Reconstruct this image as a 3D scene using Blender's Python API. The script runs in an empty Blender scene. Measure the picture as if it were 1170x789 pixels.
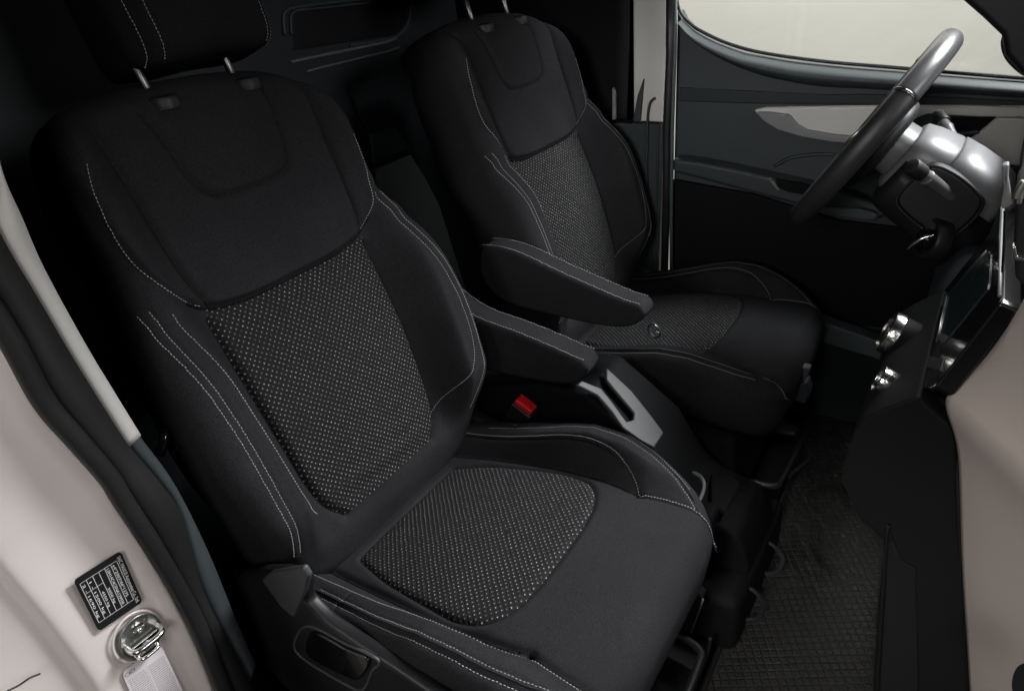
import bpy, bmesh, math, random
import numpy as np
from mathutils import Vector, Matrix
random.seed(4); rng=np.random.default_rng(4)
S=bpy.context.scene; COL=S.collection

# ------------------------------------------------------------------ camera (solved from the vanishing points)
F=776.57
def _cam():
    c=np.array([585,394.5]); a=np.array([1190,-115])-c; b=np.array([755,1780])-c
    f=math.sqrt(-(a@b)); v=np.linalg.solve(np.array([a,b]),[-f*f,-f*f])
    d=lambda p:np.array([p[0],-p[1],-f])/np.linalg.norm([p[0],-p[1],-f])
    return f,np.array([-d(v),d(a),-d(b)])
f_,R_=_cam()
CP=np.array([0,0,1.10])
cam=bpy.data.cameras.new('camera'); camo=bpy.data.objects.new('camera',cam); COL.objects.link(camo)
M=Matrix([list(r) for r in R_]).to_4x4(); M.translation=Vector(CP); camo.matrix_world=M
cam.sensor_width=36; cam.lens=f_/1170*36; cam.clip_start=.02; cam.clip_end=100; S.camera=camo
def ray(px,py): return R_@np.array([px-585,-(py-394.5),-f_])
def at(p,ax,val):
    r=ray(*p); return CP+(val-CP[ax])/r[ax]*r
def atp(p,P0,n):
    r=ray(*p); P0=np.array(P0,float); n=np.array(n,float); return CP+((P0-CP)@n)/(r@n)*r

# ------------------------------------------------------------------ materials
def mat(name,col,rough=.6,spec=.5,metal=0,bump=None,coat=0,sheen=0,var=0,varscale=6):
    m=bpy.data.materials.new(name); m.use_nodes=True; nt=m.node_tree; b=nt.nodes['Principled BSDF']
    b.inputs['Base Color'].default_value=(*col,1); b.inputs['Roughness'].default_value=rough
    b.inputs['Specular IOR Level'].default_value=spec; b.inputs['Metallic'].default_value=metal
    b.inputs['Coat Weight'].default_value=coat
    if sheen: b.inputs['Sheen Weight'].default_value=sheen; b.inputs['Sheen Roughness'].default_value=.5
    tc=nt.nodes.new('ShaderNodeTexCoord')
    if bump:
        n=nt.nodes.new('ShaderNodeTexNoise'); n.inputs['Scale'].default_value=bump[0]; n.inputs['Detail'].default_value=3
        nt.links.new(tc.outputs['Object'],n.inputs['Vector'])
        u=nt.nodes.new('ShaderNodeBump'); u.inputs['Strength'].default_value=bump[1]; u.inputs['Distance'].default_value=bump[2]
        nt.links.new(n.outputs['Fac'],u.inputs['Height']); nt.links.new(u.outputs['Normal'],b.inputs['Normal'])
    if var:
        n=nt.nodes.new('ShaderNodeTexNoise'); n.inputs['Scale'].default_value=varscale; n.inputs['Detail'].default_value=4
        nt.links.new(tc.outputs['Object'],n.inputs['Vector'])
        r=nt.nodes.new('ShaderNodeMapRange'); r.inputs['From Min'].default_value=.3; r.inputs['From Max'].default_value=.7
        r.inputs['To Min'].default_value=max(rough-var,.02); r.inputs['To Max'].default_value=min(rough+var,1)
        nt.links.new(n.outputs['Fac'],r.inputs['Value']); nt.links.new(r.outputs['Result'],b.inputs['Roughness'])
    return m
def N(nt,t,**k):
    n=nt.nodes.new(t)
    for a,v in k.items(): setattr(n,a,v)
    return n
def lattice(nt,vec,P,norm='L2'):
    """distance (in cell units) to the nearest knot of a staggered lattice of period P"""
    L=nt.links; outs=[]
    s=N(nt,'ShaderNodeVectorMath',operation='SCALE'); s.inputs['Scale'].default_value=1/P; L.new(vec,s.inputs[0])
    for off in (0,.5):
        a=N(nt,'ShaderNodeVectorMath',operation='ADD'); a.inputs[1].default_value=(off,off,0); L.new(s.outputs[0],a.inputs[0])
        fr=N(nt,'ShaderNodeVectorMath',operation='FRACTION'); L.new(a.outputs[0],fr.inputs[0])
        su=N(nt,'ShaderNodeVectorMath',operation='SUBTRACT'); su.inputs[1].default_value=(.5,.5,0); L.new(fr.outputs[0],su.inputs[0])
        mu=N(nt,'ShaderNodeVectorMath',operation='MULTIPLY'); mu.inputs[1].default_value=(1,1,0); L.new(su.outputs[0],mu.inputs[0])
        if norm=='L2':
            le=N(nt,'ShaderNodeVectorMath',operation='LENGTH'); L.new(mu.outputs[0],le.inputs[0]); outs.append(le.outputs['Value'])
        else:
            ab=N(nt,'ShaderNodeVectorMath',operation='ABSOLUTE'); L.new(mu.outputs[0],ab.inputs[0])
            dt=N(nt,'ShaderNodeVectorMath',operation='DOT_PRODUCT'); dt.inputs[1].default_value=(1,1,0); L.new(ab.outputs[0],dt.inputs[0]); outs.append(dt.outputs['Value'])
    mi=N(nt,'ShaderNodeMath',operation='MINIMUM'); L.new(outs[0],mi.inputs[0]); L.new(outs[1],mi.inputs[1])
    return mi.outputs[0]
def rangemap(nt,v,a,b,c=0,d=1,smooth=True):
    r=N(nt,'ShaderNodeMapRange'); r.interpolation_type='SMOOTHSTEP' if smooth else 'LINEAR'
    for k,x in zip(('From Min','From Max','To Min','To Max'),(a,b,c,d)): r.inputs[k].default_value=x
    nt.links.new(v,r.inputs['Value']); return r.outputs['Result']
def insert_material():
    m=mat('knitted insert fabric',(.02,.02,.021),.85,.25); nt=m.node_tree; L=nt.links; b=nt.nodes['Principled BSDF']
    uv=N(nt,'ShaderNodeUVMap'); 
    nz=N(nt,'ShaderNodeTexNoise'); nz.inputs['Scale'].default_value=60; L.new(uv.outputs[0],nz.inputs['Vector'])
    dn=N(nt,'ShaderNodeVectorMath',operation='SUBTRACT'); dn.inputs[1].default_value=(.5,.5,.5); L.new(nz.outputs['Color'],dn.inputs[0])
    ds=N(nt,'ShaderNodeVectorMath',operation='SCALE'); ds.inputs['Scale'].default_value=.0035; L.new(dn.outputs[0],ds.inputs[0])
    ad=N(nt,'ShaderNodeVectorMath',operation='ADD'); L.new(uv.outputs[0],ad.inputs[0]); L.new(ds.outputs[0],ad.inputs[1])
    d=lattice(nt,ad.outputs[0],.0098); d1=lattice(nt,ad.outputs[0],.0098,'L1')
    dot=rangemap(nt,d,.035,.095,1,0)
    # each knot catches a different amount of thread
    wn=N(nt,'ShaderNodeTexNoise'); wn.inputs['Scale'].default_value=230; wn.inputs['Detail'].default_value=1; L.new(uv.outputs[0],wn.inputs['Vector'])
    wr=rangemap(nt,wn.outputs['Fac'],.3,.65,.18,1)
    mu=N(nt,'ShaderNodeMath',operation='MULTIPLY'); L.new(dot,mu.inputs[0]); L.new(wr,mu.inputs[1])
    base=N(nt,'ShaderNodeMix',data_type='RGBA'); base.inputs['A'].default_value=(.0125,.0125,.0133,1); base.inputs['B'].default_value=(.0045,.0045,.005,1)
    L.new(rangemap(nt,d1,.25,.48,0,1),base.inputs['Factor'])
    mx=N(nt,'ShaderNodeMix',data_type='RGBA'); mx.inputs['B'].default_value=(.60,.595,.58,1)
    L.new(base.outputs['Result'],mx.inputs['A']); L.new(mu.outputs[0],mx.inputs['Factor']); L.new(mx.outputs['Result'],b.inputs['Base Color'])
    fine=N(nt,'ShaderNodeTexNoise'); fine.inputs['Scale'].default_value=900; L.new(uv.outputs[0],fine.inputs['Vector'])
    h=N(nt,'ShaderNodeMath',operation='MULTIPLY_ADD'); h.inputs[1].default_value=.25; L.new(fine.outputs['Fac'],h.inputs[0]); L.new(rangemap(nt,d1,.0,.5,1,0,False),h.inputs[2])
    bu=N(nt,'ShaderNodeBump'); bu.inputs['Strength'].default_value=.8; bu.inputs['Distance'].default_value=.0012
    L.new(h.outputs[0],bu.inputs['Height']); L.new(bu.outputs['Normal'],b.inputs['Normal'])
    return m
def fabric_material(name,col,s=1):
    m=mat(name,col,.95,.06); nt=m.node_tree; L=nt.links; b=nt.nodes['Principled BSDF']
    tc=N(nt,'ShaderNodeTexCoord')
    n=N(nt,'ShaderNodeTexNoise'); n.inputs['Scale'].default_value=800*s; n.inputs['Detail'].default_value=2; L.new(tc.outputs['Object'],n.inputs['Vector'])
    n2=N(nt,'ShaderNodeTexNoise'); n2.inputs['Scale'].default_value=9; n2.inputs['Detail'].default_value=5; L.new(tc.outputs['Object'],n2.inputs['Vector'])
    mx=N(nt,'ShaderNodeMix',data_type='RGBA'); mx.inputs['A'].default_value=(col[0]*.62,col[1]*.62,col[2]*.62,1); mx.inputs['B'].default_value=(col[0]*1.45,col[1]*1.45,col[2]*1.45,1)
    L.new(rangemap(nt,n.outputs['Fac'],.3,.7),mx.inputs['Factor'])
    m2=N(nt,'ShaderNodeMix',data_type='RGBA',blend_type='MULTIPLY'); m2.inputs['Factor'].default_value=1
    g=N(nt,'ShaderNodeCombineColor'); r=rangemap(nt,n2.outputs['Fac'],.3,.7,.90,1.08)
    for i in range(3): L.new(r,g.inputs[i])
    L.new(mx.outputs['Result'],m2.inputs['A']); L.new(g.outputs[0],m2.inputs['B']); L.new(m2.outputs['Result'],b.inputs['Base Color'])
    bu=N(nt,'ShaderNodeBump'); bu.inputs['Strength'].default_value=.45; bu.inputs['Distance'].default_value=.0008; L.new(n.outputs['Fac'],bu.inputs['Height'])
    b2=N(nt,'ShaderNodeBump'); b2.inputs['Strength'].default_value=.35; b2.inputs['Distance'].default_value=.004; L.new(n2.outputs['Fac'],b2.inputs['Height'])
    L.new(bu.outputs['Normal'],b2.inputs['Normal']); L.new(b2.outputs['Normal'],b.inputs['Normal'])
    return m
def mat_material():
    m=mat('ribbed rubber',(.017,.017,.0165),.4,.6); nt=m.node_tree; L=nt.links; b=nt.nodes['Principled BSDF']
    tc=N(nt,'ShaderNodeTexCoord'); mp=N(nt,'ShaderNodeMapping'); mp.inputs['Rotation'].default_value=(0,0,.25); L.new(tc.outputs['Object'],mp.inputs['Vector'])
    d1=lattice(nt,mp.outputs[0],.019,'L1'); d2=lattice(nt,mp.outputs[0],.019,'L2')
    dis=N(nt,'ShaderNodeVectorMath',operation='DISTANCE'); dis.inputs[1].default_value=(-.10,.95,0.002); L.new(tc.outputs['Object'],dis.inputs[0])
    msk=rangemap(nt,dis.outputs['Value'],.085,.13,1,0)
    a=rangemap(nt,d1,.30,.46,1,0); c=rangemap(nt,d2,.27,.36,1,0)
    mx=N(nt,'ShaderNodeMix',data_type='FLOAT'); L.new(msk,mx.inputs['Factor']); L.new(a,mx.inputs['A']); L.new(c,mx.inputs['B'])
    bu=N(nt,'ShaderNodeBump'); bu.inputs['Strength'].default_value=1; bu.inputs['Distance'].default_value=.007
    L.new(mx.outputs['Result'],bu.inputs['Height']); L.new(bu.outputs['Normal'],b.inputs['Normal'])
    nz=N(nt,'ShaderNodeTexNoise'); nz.inputs['Scale'].default_value=30; L.new(tc.outputs['Object'],nz.inputs['Vector'])
    L.new(rangemap(nt,nz.outputs['Fac'],.3,.7,.36,.6),b.inputs['Roughness'])
    return m
FAB=fabric_material('charcoal seat cloth',(.0185,.0185,.0203))
FABD=fabric_material('black seat cloth',(.013,.013,.0145))
INS=insert_material()
THR=mat('grey thread',(.40,.40,.39),.8,.2)
BLK=mat('black plastic',(.008,.008,.009),.5,.4,bump=(600,.25,.0006),var=.08)
PANL=mat('soft black panel',(.0045,.0048,.0055),.7,.10,bump=(500,.35,.0008),var=.06)
BLKM=mat('matt black lining',(.006,.006,.007),.9,.1)
DARK=mat('dark slate plastic',(.022,.028,.031),.55,.4,bump=(900,.35,.0006),var=.06)
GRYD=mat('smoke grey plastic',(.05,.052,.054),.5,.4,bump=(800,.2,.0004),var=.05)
GRYT=mat('dark blue grey plastic',(.034,.041,.044),.5,.4,bump=(900,.3,.0005),var=.06)
GRYE=mat('charcoal grey plastic',(.042,.044,.046),.5,.4,bump=(800,.2,.0004),var=.05)
DARK2=mat('near black slate plastic',(.013,.017,.019),.6,.3,bump=(900,.35,.0006),var=.06)
TEAL=mat('blue grey plastic',(.05,.062,.066),.5,.4,bump=(900,.3,.0005),var=.06)
GRYP=mat('mid grey plastic',(.15,.155,.155),.5,.4,bump=(800,.2,.0004),var=.05)
PALE=mat('pale grey trim plastic',(.44,.43,.41),.6,.35,bump=(700,.25,.0005),var=.05)
BEIGE=mat('beige dashboard skin',(.38,.33,.305),.62,.3,bump=(500,.35,.0008),var=.05)
PAINT=mat('off white body paint',(.585,.533,.51),.32,.5,coat=.5,bump=(40,.08,.002),var=.08)
RUB=mat('black rubber seal',(.012,.012,.012),.42,.45,bump=(300,.2,.001),var=.1)
GLOSS=mat('glossy black plastic',(.006,.006,.007),.12,.5,coat=.3,var=.04)
SCRN=mat('dark screen glass',(.016,.026,.030),.14,.6,coat=.5)
CHR=mat('polished metal',(.72,.72,.70),.18,.5,metal=1,var=.06)
CHRP=mat('dark plated metal',(.16,.16,.16),.3,.5,metal=1,var=.06)
CHRD=mat('brushed dark metal',(.36,.36,.35),.35,.5,metal=1,var=.08)
SILV=mat('satin grey plastic',(.12,.123,.127),.42,.6,bump=(900,.2,.0003),var=.06)
SILVD=mat('satin dark grey plastic',(.10,.102,.105),.42,.6,bump=(900,.2,.0003),var=.06)
LEA=mat('black leather',(.018,.018,.019),.42,.45,bump=(700,.5,.0006),var=.06)
LEAG=mat('grey leather',(.055,.057,.06),.33,.5,bump=(700,.4,.0005),var=.05)
RED=mat('red plastic',(.62,.012,.02),.35,.5)
STK=mat('black sticker film',(.012,.012,.013),.35,.4)
STW=mat('white sticker film',(.62,.58,.60),.45,.4)
INKW=mat('white print',(.75,.75,.75),.5,.3)
INKG=mat('grey print',(.27,.25,.26),.6,.3)
MATM=mat_material()
WALL=mat('cream plaster',(.66,.645,.60),.9,.1,bump=(9,.3,.010),var=.04)
FLOOR=mat('black floor lining',(.008,.008,.008),.8,.2,bump=(200,.4,.001))

# ------------------------------------------------------------------ object helpers
def link(name,me,m=None,parent=None):
    if m is not None and not me.materials: me.materials.append(m)
    o=bpy.data.objects.new(name,me); COL.objects.link(o)
    if parent is not None: o.parent=parent
    return o
def mesh(name,V,Fc,m,parent=None,smooth=False,bevel=0,seg=3):
    me=bpy.data.meshes.new(name); me.from_pydata([tuple(map(float,v)) for v in V],[],[tuple(map(int,f)) for f in Fc]); me.update()
    bm=bmesh.new(); bm.from_mesh(me); bmesh.ops.recalc_face_normals(bm,faces=bm.faces); bm.to_mesh(me); bm.free()
    o=link(name,me,m,parent)
    if smooth: me.shade_smooth()
    if bevel:
        b=o.modifiers.new('bevel','BEVEL'); b.width=bevel; b.segments=seg; b.limit_method='ANGLE'; b.angle_limit=math.radians(35)
        me.shade_smooth(); w=o.modifiers.new('wn','WEIGHTED_NORMAL'); w.keep_sharp=False
    return o
def thing(name,label,cat,loc=(0,0,0),group=None,kind=None):
    o=bpy.data.objects.new(name,None); COL.objects.link(o); o.location=loc; o.empty_display_size=.05
    tag(o,label,cat,group,kind); return o
def tag(o,label=None,cat=None,group=None,kind=None):
    if label: o['label']=label
    if cat: o['category']=cat
    if group: o['group']=group
    if kind: o['kind']=kind
    return o
def prism(pts,vec,rev=False):
    n=len(pts); vec=np.array(vec,float); V=[np.array(p,float) for p in pts]+[np.array(p,float)+vec for p in pts]
    Fc=[tuple(range(n)),tuple(range(2*n-1,n-1,-1))]+[(i,(i+1)%n,n+(i+1)%n,n+i) for i in range(n)]
    return V,Fc
def slab(name,pts,vec,m,parent=None,bevel=0,seg=3):
    V,Fc=prism(pts,vec); return mesh(name,V,Fc,m,parent,bevel=bevel,seg=seg)
def box(name,lo,hi,m,parent=None,bevel=0,seg=3):
    (a,b,c),(d,e,f)=lo,hi
    return slab(name,[(a,b,c),(d,b,c),(d,e,c),(a,e,c)],(0,0,f-c),m,parent,bevel,seg)
def spline(pts,n=None,step=None,closed=False):
    P=np.array(pts,float)
    if closed: P=np.vstack([P[-1:],P,P[:2]])
    else: P=np.vstack([2*P[0]-P[1],P,2*P[-1]-P[-2]])
    out=[]
    for i in range(1,len(P)-2):
        t=np.linspace(0,1,24,endpoint=False)[:,None]; a,b,c,d=P[i-1:i+3]
        out.append(.5*((2*b)+(-a+c)*t+(2*a-5*b+4*c-d)*t**2+(-a+3*b-3*c+d)*t**3))
    Q=np.vstack(out+([P[-2:-1]] if not closed else [out[0][:1]]))
    s=np.r_[0,np.cumsum(np.linalg.norm(np.diff(Q,axis=0),axis=1))]
    if step: n=max(3,int(s[-1]/step))
    g=np.linspace(0,s[-1],n,endpoint=not closed)
    return np.stack([np.interp(g,s,Q[:,k]) for k in range(Q.shape[1])],1)
def tube_data(P,r,n=10,caps=True,closed=False,flat=None):
    P=np.array(P,float); m=len(P); r=np.broadcast_to(np.array(r,float),(m,)); V=[];Fc=[]
    up=None
    for i in range(m):
        if closed: t=P[(i+1)%m]-P[i-1]
        else: t=P[min(i+1,m-1)]-P[max(i-1,0)]
        t=t/np.linalg.norm(t)
        if up is None:
            up=np.array([0,0,1.]) if abs(t[2])<.9 else np.array([1.,0,0])
            if flat is not None: up=np.array(flat[0],float)
        up=up-(up@t)*t; up/=np.linalg.norm(up); sd=np.cross(t,up)
        k=flat[1] if flat is not None else 1
        for j in range(n):
            a=2*math.pi*j/n; V.append(P[i]+r[i]*(math.cos(a)*sd+k*math.sin(a)*up))
    for i in range(m if closed else m-1):
        for j in range(n):
            a=i*n; b=((i+1)%m)*n; Fc.append((a+j,a+(j+1)%n,b+(j+1)%n,b+j))
    if caps and not closed: Fc.append(tuple(range(n))[::-1]); Fc.append(tuple((m-1)*n+j for j in range(n)))
    return V,Fc
def tube(name,P,r,m,parent=None,n=10,closed=False,flat=None,caps=True):
    V,Fc=tube_data(P,r,n,caps,closed,flat); o=mesh(name,V,Fc,m,parent,smooth=True)
    return o
def lathe(name,c,axis,prof,m,parent=None,n=40,cap=True):
    """prof: list of (radius, distance along axis)"""
    c=np.array(c,float); a=np.array(axis,float); a/=np.linalg.norm(a)
    t=np.array([0,0,1.]) if abs(a[2])<.9 else np.array([1.,0,0]); u=np.cross(a,t); u/=np.linalg.norm(u); v=np.cross(a,u)
    V=[];Fc=[]
    for r,h in prof:
        for j in range(n):
            q=2*math.pi*j/n; V.append(c+a*h+r*(math.cos(q)*u+math.sin(q)*v))
    for i in range(len(prof)-1):
        for j in range(n): Fc.append((i*n+j,i*n+(j+1)%n,(i+1)*n+(j+1)%n,(i+1)*n+j))
    if cap: Fc.append(tuple(range(n))[::-1]); Fc.append(tuple((len(prof)-1)*n+j for j in range(n)))
    o=mesh(name,V,Fc,m,parent,smooth=True)
    e=o.modifiers.new('es','EDGE_SPLIT'); e.split_angle=math.radians(40)
    return o
def merge(parts):
    V=[];Fc=[]
    for v,f in parts:
        k=len(V); V+=list(v); Fc+=[tuple(i+k for i in q) for q in f]
    return V,Fc
def ribbon(left,right):
    """strip between two 3-D polylines of equal length"""
    n=len(left); V=list(left)+list(right); Fc=[(i,i+1,n+i+1,n+i) for i in range(n-1)]
    return V,Fc

# ------------------------------------------------------------------ numpy surface tools
def seg_dist(P,C,sign=False):
    """distance of points P (n,2) to polyline C (m,2) and the nearest point"""
    best=np.full(len(P),1e9); near=np.zeros_like(P)
    for a,b in zip(C[:-1],C[1:]):
        d=b-a; L=d@d
        if L<1e-14: continue
        t=np.clip(((P-a)@d)/L,0,1); q=a+t[:,None]*d; e=np.hypot(*(P-q).T); k=e<best
        best[k]=e[k]; near[k]=q[k]
    return best,near
def inside(P,C):
    x,y=P.T; r=np.zeros(len(P),bool); j=len(C)-1
    for i in range(len(C)):
        xi,yi=C[i]; xj,yj=C[j]
        c=((yi>y)!=(yj>y))&(x<(xj-xi)*(y-yi)/(yj-yi+1e-15)+xi); r^=c; j=i
    return r
def sm(x,a,b):
    t=np.clip((x-a)/(b-a),0,1); return t*t*(3-2*t)
def bump1(x,w): return np.exp(-(x/w)**2)

SEAMR=.0009
def cord(C,pl,parent,r=.0009,lift=-.0002,name='seam'):  # black cord along each seam, standing in for the shade in the crease
    Q=spline(C,step=.004) if len(C)<200 else np.array(C); Wd=pl.surf(Q)+pl.normal(Q)*lift
    return tube(name,Wd,r,BLKM,parent,n=6)
class Pillow:
    """A cushion: outline in the (p,q) plane, height h(p,q), rounded rim of radius R, skirt and back."""
    def __init__(s,outline,centre,hfun,R,frame,skirt,NA=560,NR=150):
        s.c=np.array(centre,float); s.h=hfun; s.R=R; s.frame=frame
        O=spline(outline,n=1600,closed=True); th=np.arctan2(O[:,1]-s.c[1],O[:,0]-s.c[0]); i=np.argsort(th); s.th=th[i]; s.rad=np.hypot(*(O-s.c).T)[i]
        sl=np.r_[0,np.cumsum(np.hypot(*np.diff(O,axis=0).T))]; g=np.linspace(0,sl[-1],NA,endpoint=False)
        s.O=np.stack([np.interp(g,sl,O[:,0]),np.interp(g,sl,O[:,1])],1); s.NA=NA; s.NR=NR; s.skirt=skirt
    def rimdist(s,P):
        d=P-s.c; t=np.arctan2(d[:,1],d[:,0]); r=np.interp(t,s.th,s.rad,period=2*math.pi); return np.maximum(r-np.hypot(*d.T),0)
    def height(s,P):
        e=np.clip(s.rimdist(P)/s.R,0,1); return s.h(P)-s.R*(1-np.sqrt(np.maximum(1-(1-e)**2,0)))
    def world(s,P,h): 
        o,a,b,n=s.frame; return o+P[:,:1]*a+P[:,1:2]*b+np.asarray(h).reshape(-1,1)*n
    def surf(s,P): return s.world(P,s.height(P))
    def normal(s,P):
        e=8e-4; a=s.surf(P+[e,0])-s.surf(P-[e,0]); b=s.surf(P+[0,e])-s.surf(P-[0,e]); n=np.cross(a,b); n/=np.linalg.norm(n,axis=1)[:,None]
        n[(n@s.frame[3])<0]*=-1; return n
    def build(s,name,m,parent,parts,snaps):
        NA,NR=s.NA,s.NR
        lam=1-(1-np.linspace(0.0,1,NR))**1.0; lam=np.r_[lam[1:-6],lam[-6]+(1-lam[-6])*np.sin(np.linspace(.1,1,14)*math.pi/2)]
        P=np.vstack([s.c+l*(s.O-s.c) for l in lam]); nr=len(lam)
        for C in snaps:
            C=np.array(C); sp=.0017; d,q=seg_dist(P,C); k=(d<sp*.75)&(np.repeat(lam,NA)<.97); P[k]=q[k]
        W=s.world(P,s.height(P)); rimh=s.height(s.O)
        ex=[]
        for (inn,dp) in s.skirt:   # inward fraction, depth below the rim (absolute along -n when dp is a tuple)
            Q=s.c+(1-inn)*(s.O-s.c); H=rimh-dp if not isinstance(dp,tuple) else np.full(NA,dp[0]); ex.append(s.world(Q,H))
        W=np.vstack([W]+ex+[s.world(s.c[None],[0])]); top=np.r_[0]; 
        nv=len(W); ctr=s.world(s.c[None],s.height(s.c[None])); W=np.vstack([W,ctr]); UV=np.vstack([P,np.zeros((len(W)-len(P),2))])
        Fc=[]; tot=nr+len(ex); I=np.arange(NA); J=(I+1)%NA
        quads=np.concatenate([np.stack([r*NA+I,r*NA+J,(r+1)*NA+J,(r+1)*NA+I],1) for r in range(tot-1)])
        cen=(P[quads[:(nr-1)*NA]].mean(1)); cls=np.zeros(len(quads),int)
        for k,(pn,pm,poly) in enumerate(parts):
            cls[:(nr-1)*NA][inside(cen,np.array(poly))]=k+1
        fan=np.stack([np.full(NA,len(W)-1),I,J],1)
        fc=0
        cen0=P[:NA].mean(0)[None]
        for k,(pn,pm,poly) in enumerate(parts):
            if inside(cen0,np.array(poly))[0]: fc=k+1
        objs=[]
        for k in range(len(parts)+1):
            q=quads[cls==k]; fl=[tuple(x) for x in q.tolist()]
            if fc==k: fl+=[tuple(x) for x in fan.tolist()]
            used=np.unique(np.concatenate([q.ravel()]+([fan.ravel()] if fc==k else []))); mp=np.full(len(W),-1); mp[used]=np.arange(len(used))
            nm,mm=(name,m) if k==0 else parts[k-1][:2]
            me=bpy.data.meshes.new(nm); me.from_pydata(W[used].tolist(),[],[tuple(int(mp[i]) for i in f) for f in fl]); me.update()
            uvl=me.uv_layers.new(name='UVMap'); vi=np.zeros(len(me.loops),int); me.loops.foreach_get('vertex_index',vi)
            uvl.data.foreach_set('uv',UV[used][vi].astype(np.float32).ravel())
            me.shade_smooth()
            # outward normals
            me.materials.append(mm); n=np.zeros(3*len(me.polygons)); me.polygons.foreach_get('normal',n)
            if (n.reshape(-1,3)[:NA*3]@s.frame[3]).mean()<0: me.flip_normals()
            o=bpy.data.objects.new(nm,me); COL.objects.link(o); o.parent=parent; objs.append(o)
        return objs
def dash_geo(A,B,nn,w,lift=.0004):
    t=B-A; t=t/np.linalg.norm(t); sd=np.cross(t,nn); sd=sd/(np.linalg.norm(sd)+1e-9); Mid=(A+B)/2
    V=[A-sd*w*.5,A+sd*w*.5,Mid-sd*w+nn*.0004,Mid+sd*w+nn*.0004,B-sd*w*.5,B+sd*w*.5,Mid+nn*(w*.9+lift+.0003)]
    return V,[(0,1,6),(0,6,2),(1,3,6),(4,6,5),(4,2,6),(5,6,3)]
def dashes(curves,surf,normal,parent,L=.0034,gap=.0013,w=.00052):
    for C in curves:
        Q=spline(C,step=.0008); W=surf(Q); NRM=normal(Q)
        s=np.r_[0,np.cumsum(np.linalg.norm(np.diff(W,axis=0),axis=1))]; n=int(s[-1]/(L+gap)); out=[]
        ip=lambda x,T:np.array([np.interp(x,s,T[:,k]) for k in range(3)])
        for i in range(n):
            a=i*(L+gap); A=ip(a,W); B=ip(a+L,W); nn=ip(a+L/2,NRM); nn/=np.linalg.norm(nn)
            t=B-A; sd=np.cross(t,nn); sd/=np.linalg.norm(sd)+1e-9; j=rng.normal(0,.0002); A=A+sd*j; B=B+sd*j
            out.append(dash_geo(A,B,nn,w))
        V,Fc=merge(out); mesh('stitching',V,Fc,THR,parent)
def mirror(c): return [(-a,b) for a,b in c]

# ------------------------------------------------------------------ THE SEAT
# local seat frame: x forward (world x), y across, z up from the van floor; origin under the seat centre
REC=math.radians(18)
P0=np.array([-.72,0,.38]); U=np.array([-math.sin(REC),0,math.cos(REC)]); NN=np.array([math.cos(REC),0,math.sin(REC)])
Yv=np.array([0,1.,0])
half=[(.10,-.085),(.19,-.06),(.225,0),(.243,.06),(.252,.12),(.259,.18),(.259,.24),(.253,.31),(.243,.37),(.231,.425),(.2235,.47),(.2255,.515),(.221,.56),(.203,.60),(.168,.637),(.12,.657),(.06,.667)]
halfR=half[:8]+[(.249,.345),(.238,.385),(.221,.425),(.207,.465),(.206,.51),(.206,.56),(.192,.60),(.163,.637),(.118,.662),(.055,.672)]
halfL=half[:12]+[(.2235,.56),(.218,.60),(.204,.633),(.179,.656),(.135,.668),(.07,.674)]
OUT=halfR+[(0,.675)]+mirror(halfL[::-1])+[(0,-.09)]
lobe=np.array([(0,.366),(.06,.366),(.10,.369),(.135,.376),(.158,.389),(.178,.407),(.196,.432),(.209,.462),(.2165,.50),(.222,.56),(.236,.68)])
LOBE=spline(lobe,n=60); LOBEF=np.vstack([LOBE[::-1]*[-1,1],LOBE[1:]])
lseam=spline([(.140,.378),(.150,.41),(.156,.47),(.159,.54),(.163,.60),(.160,.655)],n=50)
Ush=spline([(-.094,.632),(-.091,.60),(-.086,.565),(-.080,.535),(-.067,.513),(-.045,.505),(0,.503),(.045,.505),(.067,.513),(.080,.535),(.086,.565),(.091,.60),(.094,.632)],n=90)
insh=[(.148,.369),(.149,.30),(.147,.22),(.142,.14),(.138,.09),(.128,.045),(.105,.012)]
insc=np.vstack([spline(insh,n=50)]); bot=np.linspace([.105,.012],[-.105,.012],30)[1:-1]
topv=[p for p in LOBEF if abs(p[0])<.147]
INSP=np.vstack([insc,bot,(insc*[-1,1])[::-1],np.array(topv)])
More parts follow.
